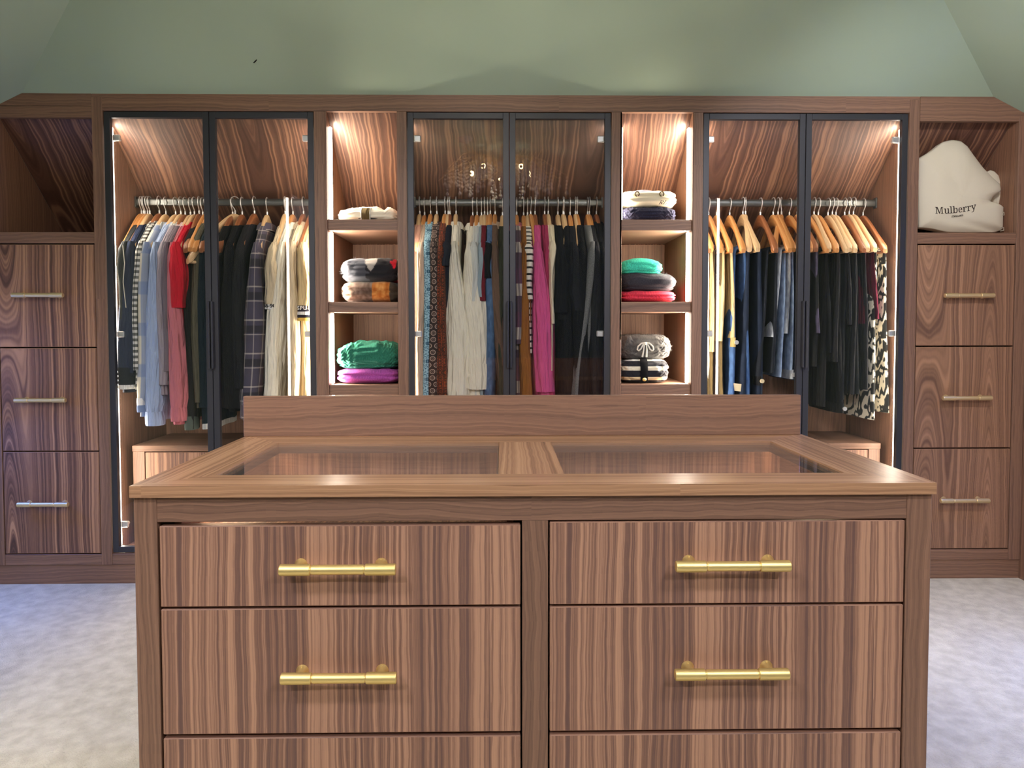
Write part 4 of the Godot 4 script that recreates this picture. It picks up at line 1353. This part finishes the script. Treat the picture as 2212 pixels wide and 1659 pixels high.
func knitwear() -> void:
	var gl := "folded clothes on the left open shelves"
	var gr := "folded clothes on the right open shelves"
	var a0 := -0.655
	var a1 := -0.398
	var t := folded("folded_jacket", "cream jacket with brown strap folded on the top left open shelf", "jacket", gl, "ivoryfold", -0.645, a1, 1.4035, 0.047, 1, {"bump": 0.45, "hump": 0.25, "folds": [0.45]}, 2.825, 0.28)
	# brown strap with pale edging over the front and top
	for e in [["strap", -0.0155, 0.0155, M.tan, 0.0032], ["strap_edge", -0.0185, -0.0155, M.white, 0.0036], ["strap_edge", 0.0155, 0.0185, M.white, 0.0036]]:
		var st := new_st()
		var rows := []
		for p in [[0.001, 0.1405], [0.012, 0.1445], [0.026, 0.1450], [0.038, 0.141], [0.050, 0.128], [0.058, 0.08], [0.060, 0.0]]:
			rows.append(PackedVector3Array([Vector3(e[1] - 0.004, p[0], p[1] - 0.002), Vector3(e[1] - 0.004, p[0] + 0.0008, p[1] + e[4]), Vector3(e[2] - 0.004, p[0] + 0.0008, p[1] + e[4]), Vector3(e[2] - 0.004, p[0], p[1] - 0.002)]))
		grid(st, rows, false, 1, 1, true)
		obj(e[0], st, M.brownolive if e[0] == "strap" else e[3], t)
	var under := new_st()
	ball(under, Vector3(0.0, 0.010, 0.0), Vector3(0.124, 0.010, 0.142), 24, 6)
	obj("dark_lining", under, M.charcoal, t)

	folded("folded_jumper", "brown and rust mohair jumper folded under the dark patterned one", "jumper", gl, "rust_pattern", -0.632, a1, 1.0885, 0.084, 2, {"bump": 0.06, "fuzz": 2600, "folds": [0.5]}, 2.822, 0.28)
	folded("folded_jumper", "dark grey mohair jumper with pale and red patches, left middle shelf", "jumper", gl, "pattern_fuzz", -0.634, a1, 1.166, 0.098, 3, {"bump": 0.06, "fuzz": 2200, "folds": [0.35]}, 2.822, 0.28)
	folded("folded_jumper", "orchid pink wool jumper folded under the green one", "jumper", gl, "orchid", -0.655, a1, 0.769, 0.060, 4, {"bump": 0.08, "folds": [0.5]}, 2.818, 0.29)
	folded("folded_jumper", "green cable-knit jumper on top of the orchid pink one", "jumper", gl, "greenknit", -0.655, a1, 0.826, 0.092, 5, {"bump": 0.16, "hump": 0.16, "knit": 0.0034, "folds": [0.2]}, 2.818, 0.29)

	var b0 := 0.464
	folded("folded_jumper", "charcoal cable-knit jumper folded under the cream one, right top shelf", "jumper", gr, "navyknit", b0, 0.692, 1.4035, 0.060, 6, {"bump": 0.05, "knit": 0.0022}, 2.822, 0.28)
	t = folded("folded_jumper", "cream jumper with a small script embroidery, right top shelf", "jumper", gr, "creamfold", b0, 0.694, 1.461, 0.066, 7, {"bump": 0.10, "folds": [0.62]}, 2.818, 0.28)
	var grey := new_st()
	ball(grey, Vector3(-0.018, 0.062, 0.02), Vector3(0.062, 0.013, 0.10), 24, 8)
	obj("grey_hood", grey, M.mauvegrey, t)
	for e in [[-0.052, -0.2], [0.044, 0.3]]:
		var st := new_st()
		var pts := PackedVector3Array()
		for k in 12:
			var a := -1.0 + 5.6 * k / 11.0
			pts.append(Vector3(e[0] + 0.0085 * cos(a), 0.046 + 0.0085 * sin(a), 0.141))
		tube(st, pts, PackedFloat32Array([0.0022]), 6)
		obj("cord", st, M.brownolive, t)
	letters(t, "embroidery", text_mesh("RL", 0.030, true, 0.5), mat(rgb(70, 50, 40), 0.9), func(p: Vector3) -> Vector3: return Vector3(0.050 + p.x, 0.0135 + p.y * 0.8, 0.1425 + p.z))

	folded("folded_jumper", "coral red knitted jumper at the bottom of the turquoise jumper's pile", "jumper", gr, "coral", b0, 0.694, 1.0885, 0.046, 8, {"bump": 0.12, "folds": [0.5]}, 2.82, 0.28)
	folded("folded_jumper", "dark grey fluffy jumper between the turquoise and coral ones", "jumper", gr, "fuzzgrey", b0, 0.694, 1.131, 0.074, 9, {"bump": 0.12, "fuzz": 1800, "folds": [0.22], "tilt": -0.10}, 2.82, 0.28)
	t = folded("folded_jumper", "turquoise jumper folded on top of the dark grey fluffy one", "jumper", gr, "turq", b0, 0.640, 1.197, 0.050, 10, {"bump": 0.06, "hump": 0.35, "folds": [0.25]}, 2.826, 0.25)

	var sq := new_st()
	var sp := PackedVector3Array()
	for k in 40: sp.append(Vector3(-0.022 + 0.0024 * k, 0.0165 + 0.0028 * sin(k * 2.1) - 0.00012 * k, 0.1265))
	tube(sq, sp, PackedFloat32Array([0.0007]), 5)
	obj("embroidery", sq, mat(rgb(20, 110, 96), 0.9), t)

	t = folded("folded_cardigan", "black and cream striped cardigan with a black strap, right lower shelf", "cardigan", gr, "knitstripe", b0, 0.668, 0.769, 0.094, 11, {"bump": 0.05, "knit": 0.0008, "folds": [0.55], "yuv": true}, 2.822, 0.27)
	var st2 := new_st()
	var rows := []
	for p in [[0.002, 0.134], [0.02, 0.1385], [0.05, 0.139], [0.08, 0.134], [0.097, 0.118], [0.101, 0.05]]:
		rows.append(PackedVector3Array([Vector3(-0.021, p[0], p[1] - 0.003), Vector3(-0.021, p[0] + 0.001, p[1] + 0.003), Vector3(0.007, p[0] + 0.001, p[1] + 0.003), Vector3(0.007, p[0], p[1] - 0.003)]))
	grid(st2, rows, false, 1, 1, true)
	obj("strap", st2, M.leather, t)
	var bt := new_st()
	ball(bt, Vector3(-0.007, 0.0165, 0.1425), Vector3(0.0085, 0.0068, 0.0035), 16, 8)
	obj("button", bt, M.brass, t)
	t = folded("folded_jumper", "grey shaggy jumper with a cream cord bow above the striped cardigan", "jumper", gr, "furgrey", b0, 0.678, 0.8605, 0.098, 12, {"bump": 0.05, "fuzz": 3200, "folds": [], "knit": 0.0012}, 2.835, 0.27)
	var bow := new_st()
	var zc := 0.141
	for sg in [-1.0, 1.0]:
		var pts := PackedVector3Array()
		for p in [[0.0, 0.068], [0.016, 0.066], [0.029, 0.054], [0.032, 0.042], [0.026, 0.037], [0.018, 0.044], [0.010, 0.060], [0.0, 0.064]]:
			pts.append(Vector3(sg * p[0] - 0.006, p[1], zc))
		tube(bow, pts, PackedFloat32Array([0.0031]), 8)
		tube(bow, PackedVector3Array([Vector3(sg * 0.004 - 0.006, 0.064, zc), Vector3(sg * 0.006 - 0.007, 0.04, zc + 0.002), Vector3(sg * 0.008 - 0.010, 0.012, zc + 0.001)]), PackedFloat32Array([0.0029, 0.0029, 0.0036]), 8)
	ball(bow, Vector3(-0.006, 0.065, zc + 0.002), Vector3(0.006, 0.005, 0.004), 10, 6)
	obj("cord_bow", bow, M.ivory, t)

# [description, category, px of the front sleeve, kind, cloth, px of hem, px of sleeve end, half thickness, options]
func clothes() -> void:
	var L := [
		["charcoal hooded top with white drawstrings", "hoodie", 270, "long", "charcoal", 760, 690, 0.015, {"tone": "amber", "name": "hooded_top", "cord": true}],
		["navy knitted jumper with dark ribbed cuffs", "jumper", 281, "long", "navy", 812, 838, 0.033, {"tone": "pale", "name": "jumper", "cuff": ["ribdark", "ribdark", "ribdark", "ribdark", "white"], "cuff_len": 0.085, "lean": -0.02, "rib": "ribdark"}],
		["black and white gingham shirt", "shirt", 303, "long", "gingham", 840, 800, 0.013, {"tone": "brown", "collar": "gingham", "lean": -0.015}],
		["cream and blue checked shirt", "shirt", 318, "long", "check", 896, 886, 0.020, {"tone": "pale", "collar": "palegrey", "cuff": ["white", "bluecheck"], "lean": -0.02}],
		["pale blue chambray shirt", "shirt", 340, "long", "paleblue", 905, 915, 0.036, {"tone": "pale", "collar": "paleblue", "cuff": ["paleblue"], "lean": -0.012}],
		["lilac grey shirt", "shirt", 352, "long", "lilac", 850, 830, 0.018, {"tone": "pale", "collar": "palegrey"}],
		["mauve grey shirt", "shirt", 362, "long", "mauve", 820, 800, 0.015, {"tone": "brown", "collar": "palepink"}],
		["washed pink shirt", "shirt", 374, "long", "pink", 912, 905, 0.030, {"tone": "pale", "collar": "palepink", "cuff": ["pink"], "lean": 0.012}],
		["bright red polo shirt with short sleeves", "polo shirt", 383, "short", "red", 770, 664, 0.030, {"tone": "pale", "collar": "red", "name": "polo_shirt", "lean": 0.01}],
		["charcoal shirt with grey-green cuffs", "shirt", 402, "long", "softblack", 900, 926, 0.024, {"tone": "brown", "collar": "charcoal", "cuff": ["greygreen"], "sh": 0.150}],
		["olive grey overshirt", "shirt", 418, "long", "olive", 880, 870, 0.017, {"tone": "amber", "collar": "olive", "sh": 0.150}],
		["dark teal jacket with a pale hem", "jacket", 435, "long", "teal", 914, 880, 0.026, {"tone": "brown", "collar": "teal", "name": "jacket", "rib": "palegrey", "rib_h": 0.02, "sh": 0.150}],
		["black coat behind the door handles", "coat", 470, "long", "black", 870, 860, 0.032, {"tone": "brown", "name": "coat", "sh": 0.150}],
		["long black coat behind the tilted bare hanger", "coat", 492, "long", "black", 885, 880, 0.034, {"tone": "brown", "name": "coat", "lean": 0.01}],
		["black jacket beside the plaid shirt", "jacket", 520, "long", "softblack", 880, 840, 0.028, {"tone": "brown", "name": "jacket"}],
		["purple and navy plaid flannel shirt", "shirt", 549, "long", "plaid", 905, 900, 0.036, {"tone": "pale", "collar": "plaid", "cuff": ["plaid"], "lean": -0.035, "turn": 0.05}],
		["sand t-shirt with black print on the sleeve hem", "t-shirt", 593, "short", "sand", 900, 664, 0.027, {"tone": "pale", "cuff": ["white"], "cuff_len": 0.018, "print": "66-90", "lean": -0.012}],
		["long cream shirt beside the printed t-shirt", "shirt", 608, "long", "ivory", 910, 900, 0.030, {"tone": "amber", "collar": "ivory", "cuff": ["ivory"], "lean": -0.05}],
		["stone coloured cotton shirt", "shirt", 632, "long", "sand", 910, 890, 0.022, {"tone": "brown", "collar": "sand"}],
		["cream rugby shirt with navy and gold cuffs", "shirt", 657, "long", "tan", 910, 690, 0.027, {"tone": "amber", "collar": "cream", "cuff": ["ribdark", "ribdark", "white", "ribdark", "gold_cloth"], "cuff_len": 0.06, "print": "SPU"}],
	]
	for r in L: garment(r, "hanging in the left wardrobe", "clothes in the left wardrobe")
	var Mi := [
		["peach pleated dress at the left end", "dress", 897, "none", "peach", 900, 0, 0.013, {"tone": "pale", "sh": 0.16}],
		["beige shirt next to the peach dress", "shirt", 908, "long", "beige", 900, 880, 0.015, {"tone": "amber", "collar": "beige"}],
		["light blue floral dress", "dress", 922, "long", "floral", 920, 900, 0.018, {"tone": "amber", "name": "dress", "collar": "floral"}],
		["dark brown snake print shirt", "shirt", 936, "long", "snake", 920, 900, 0.027, {"tone": "pale", "collar": "snake"}],
		["rust paisley blouse", "blouse", 955, "long", "paisley", 915, 895, 0.023, {"tone": "amber", "name": "blouse", "collar": "paisley"}],
		["dark navy blouse with short sleeves", "blouse", 966, "short", "ribdark", 850, 575, 0.015, {"tone": "brown", "name": "blouse"}],
		["ivory hooded cotton shirt", "shirt", 980, "long", "ivory", 900, 905, 0.042, {"tone": "pale", "collar": "ivory", "lean": 0.02}],
		["cream blouse with wide gathered cuffs", "blouse", 1018, "long", "ivory", 880, 836, 0.047, {"tone": "brown", "name": "blouse", "collar": "ivory", "cuff": ["ivory"], "cuff_len": 0.10, "lean": 0.03}],
		["pale grey shirt beside the cream blouse", "shirt", 1028, "long", "palegrey", 880, 650, 0.016, {"tone": "amber", "collar": "white"}],
		["light grey-blue shirt", "shirt", 1038, "long", "greyblue", 880, 640, 0.015, {"tone": "pale", "collar": "palegrey"}],
		["burgundy top", "top", 1045, "short", "burgundy", 840, 650, 0.015, {"tone": "pale", "name": "top"}],
		["black top with a round neck", "top", 1052, "short", "black", 850, 600, 0.022, {"tone": "amber", "name": "top"}],
		["mid blue denim shirt", "shirt", 1058, "long", "denim", 900, 900, 0.018, {"tone": "amber"}],
		["sheer brown jacket with a stitched collar", "jacket", 1069, "long", "sheer", 850, 838, 0.030, {"tone": "amber", "name": "jacket", "collar": "beige", "lean": 0.045}],
		["dark olive blouse behind the door frames", "blouse", 1086, "long", "darkolive", 880, 870, 0.022, {"tone": "pale", "name": "blouse"}],
		["purple and cream plaid shirt", "shirt", 1118, "long", "plaid2", 880, 742, 0.021, {"tone": "amber", "collar": "pink"}],
		["ochre brown long dress", "dress", 1134, "long", "ochre", 920, 905, 0.024, {"tone": "amber", "name": "dress"}],
		["black and white striped top", "top", 1143, "long", "stripe", 760, 645, 0.012, {"tone": "pale", "name": "top", "lean": 0.01}],
		["bright pink long-sleeved dress", "dress", 1160, "long", "hotpink", 880, 846, 0.034, {"tone": "brown", "name": "dress", "lean": 0.03}],
		["magenta pink dress", "dress", 1182, "none", "magenta", 900, 0, 0.030, {"tone": "brown", "lean": 0.01}],
		["thin cream lace top", "top", 1190, "long", "cream", 800, 700, 0.008, {"tone": "pale", "name": "top"}],
		["black jacket with short hem", "jacket", 1212, "long", "black", 690, 675, 0.030, {"tone": "pale", "name": "jacket"}],
		["long black dress below the black jacket", "dress", 1226, "none", "black", 915, 0, 0.036, {"tone": "pale"}],
		["soft black cardigan", "cardigan", 1240, "long", "softblack", 680, 670, 0.026, {"tone": "amber", "name": "cardigan", "lean": 0.02}],
		["long black coat at the right side", "coat", 1256, "long", "black", 915, 905, 0.032, {"tone": "amber", "name": "coat"}],
		["grey knitted cardigan hanging aslant", "cardigan", 1280, "long", "greyknit", 905, 905, 0.015, {"tone": "amber", "name": "cardigan", "lean": -0.075}],
		["dark charcoal jumper beside the grey cardigan", "jumper", 1284, "long", "softblack", 880, 860, 0.022, {"tone": "amber", "name": "jumper"}],
		["black shirt at the right end", "shirt", 1300, "long", "black", 900, 880, 0.018, {"tone": "brown", "collar": "black"}],
	]
	for r in Mi: garment(r, "hanging in the middle wardrobe", "clothes in the middle wardrobe")
	var R := [
		["cream cotton trousers at the left end", "trousers", 1536, "trouser", "tan", 830, 760, 0.019, {"tone": "amber", "hz": 0.12}],
		["white jeans", "jeans", 1532, "trouser", "white", 845, 835, 0.013, {"tone": "brown", "hz": 0.10, "name": "jeans"}],
		["khaki trousers", "trousers", 1556, "trouser", "brownolive", 900, 880, 0.017, {"tone": "amber", "hz": 0.12}],
		["light khaki cargo trousers with a button waist", "trousers", 1574, "trouser", "tan", 735, 728, 0.020, {"tone": "amber", "hz": 0.13, "waist": "khaki"}],
		["mid blue denim jeans", "jeans", 1604, "trouser", "jean", 920, 910, 0.030, {"tone": "amber", "hz": 0.12, "name": "jeans", "flare": 0.25}],
		["dark navy jeans", "jeans", 1634, "trouser", "indigo", 900, 890, 0.034, {"tone": "pale", "hz": 0.13, "name": "jeans", "lean": -0.01}],
		["dark indigo jeans with a cream label at the waist", "jeans", 1674, "trouser", "darkindigo", 812, 805, 0.024, {"tone": "brown", "hz": 0.13, "name": "jeans", "waist": "black", "tag": true, "lean": -0.025, "wside": 0}],
		["light grey denim jeans", "jeans", 1703, "trouser", "lightdenim", 728, 720, 0.024, {"tone": "amber", "hz": 0.12, "name": "jeans", "lean": -0.02}],
		["ice blue ripped jeans", "jeans", 1714, "trouser", "icedenim", 815, 800, 0.018, {"tone": "amber", "hz": 0.12, "name": "jeans", "waist": "lightdenim", "lean": -0.01}],
		["dark blue jeans behind the door frames", "jeans", 1740, "trouser", "indigo", 820, 800, 0.022, {"tone": "amber", "hz": 0.12, "name": "jeans"}],
		["grey purple jeans", "jeans", 1762, "trouser", "greypurple", 735, 720, 0.022, {"tone": "brown", "hz": 0.13, "name": "jeans"}],
		["black jeans nearest the right door's left edge", "jeans", 1782, "trouser", "blackjean", 790, 760, 0.026, {"tone": "amber", "hz": 0.13, "name": "jeans"}],
		["long black trousers reaching lowest", "trousers", 1806, "trouser", "black", 878, 872, 0.034, {"tone": "amber", "hz": 0.13, "waist": "black"}],
		["faded black jeans with a ragged edge", "jeans", 1828, "trouser", "softblack", 780, 700, 0.024, {"tone": "pale", "hz": 0.14, "name": "jeans"}],
		["black jeans with a turned-up cuff", "jeans", 1846, "trouser", "blackjean", 862, 850, 0.028, {"tone": "pale", "hz": 0.13, "name": "jeans"}],
		["charcoal trousers beside the wine red skirt", "trousers", 1866, "trouser", "softblack", 850, 840, 0.024, {"tone": "brown", "hz": 0.14}],
		["wine red velvet skirt", "skirt", 1886, "trouser", "wine", 700, 690, 0.022, {"tone": "pale", "hz": 0.13, "name": "skirt"}],
		["zebra striped trousers at the right end", "trousers", 1908, "trouser", "zebra", 905, 890, 0.026, {"tone": "brown", "hz": 0.13, "lean": 0.004}],
	]
	for r in R: garment(r, "hanging in the right wardrobe", "clothes in the right wardrobe")
	# bare hangers
	var empties := [
		[262, "amber", 0.05, "left", "bare amber hanger nearest the left strip light"],
		[267, "amber", 0.02, "left", "second bare amber hanger from the left strip light"],
		[276, "amber", -0.03, "left", "bare amber hanger just left of the navy jumper"],
		[476, "pale", -0.61, "left", "large bare wooden hanger turned towards the room, between the left doors"],
		[394, "brown", 0.12, "left", "bare brown hanger right of the red polo shirt"],
		[410, "amber", 0.0, "left", "bare amber hanger left of the olive overshirt"],
		[590, "pale", 0.10, "left", "bare pale hanger between the plaid and cream shirts"],
		[650, "brown", 0.0, "left", "bare brown hanger left of the rugby shirt"],
		[962, "pale", 0.0, "middle", "bare pale hanger right of the paisley blouse"],
		[1150, "amber", 0.10, "middle", "bare amber hanger between the striped top and pink dress"],
		[1224, "pale", 0.0, "middle", "bare pale hanger in front of the black jacket"],
		[1252, "pale", 0.0, "middle", "bare pale hanger left of the long black coat"],
		[1640, "pale", -0.25, "right", "bare pale hanger on its own above the navy jeans"],
		[1722, "amber", -0.55, "right", "bare amber hanger turned sideways left of the right door frame"],
		[1758, "amber", -0.10, "right", "bare amber hanger just right of the right doors' meeting"],
		[1796, "pale", -0.08, "right", "bare pale hanger among the black jeans"],
		[1838, "pale", -0.06, "right", "bare pale hanger above the cuffed black jeans"],
		[1876, "pale", -0.05, "right", "bare pale hanger left of the wine red skirt"],
	]
	for e in empties:
		hanger(at(e[0], 600, 2.85).x, e[1], e[2], e[4], "clothes in the %s wardrobe hangers" % e[3], 0.001, 1.28 if (e[4] as String).begins_with("large") else 1.0)

# ------------------------------------------------------------------
func _ready() -> void:
	rng.seed = 7
	cam = Camera3D.new()
	cam.name = "camera"
	cam.position = Vector3(0, HC, 0)
	cam.rotation_order = EULER_ORDER_YXZ
	cam.rotation = Vector3(-0.0379, -0.0144, -0.0011)
	cam.projection = Camera3D.PROJECTION_FRUSTUM
	cam.near = 0.05
	cam.far = 50.0
	cam.size = 0.05 * 1659.0 / F
	cam.frustum_offset = Vector2(0, -0.05 * 64.8 / F)
	add_child(cam)
	var we := WorldEnvironment.new()
	we.name = "environment"
	var e := Environment.new()
	e.background_mode = Environment.BG_SKY
	var sky := Sky.new()
	var sm := ProceduralSkyMaterial.new()
	sm.sky_top_color = Color(0.35, 0.52, 0.85); sm.sky_horizon_color = Color(0.75, 0.83, 0.95)
	sm.ground_bottom_color = Color(0.3, 0.32, 0.3); sm.ground_horizon_color = Color(0.6, 0.65, 0.7)
	sky.sky_material = sm
	e.sky = sky
	e.tonemap_mode = Environment.TONE_MAPPER_LINEAR
	e.tonemap_exposure = 1.0
	e.sdfgi_enabled = true; e.ssao_enabled = true; e.ssil_enabled = true
	we.environment = e
	add_child(we)
	make_materials()
	# recessed lights in the flat ceiling
	var warm := Color(1.0, 0.985, 1.0)
	var over := ["over the left front of the island", "over the right front of the island", "behind the camera on the left", "behind the camera on the right", "over the carpet left of the island", "over the carpet right of the island"]
	var li := 0
	for p in [[-0.95, -0.1, -0.5, 0.45, -1.4, 1.0], [0.95, -0.1, 0.6, 0.45, -1.4, 1.0], [-0.97, 0.9, -0.3, 0.4, -1.2, 1.0], [1.02, 0.9, 0.4, 0.4, -1.2, 1.0], [-1.2, -0.9, -1.5, 0.0, -2.0, 0.5], [1.1, -1.3, 1.85, 0.9, -2.78, 1.0]]:
		li += 1
		spot("ceiling_light", "small white recessed ceiling light " + over[li - 1], Vector3(p[0], 2.138, p[1]), Vector3(p[2], p[3], p[4]), 2.0 * p[5], warm, 46.0, 0.16 if li < 3 else 0.06)
	var hm := handle_mesh()
	room()
	wardrobes(hm)
	island(hm)
	chandelier()
	make_hanger_meshes()
	clothes()
	knitwear()
	dust_bag()
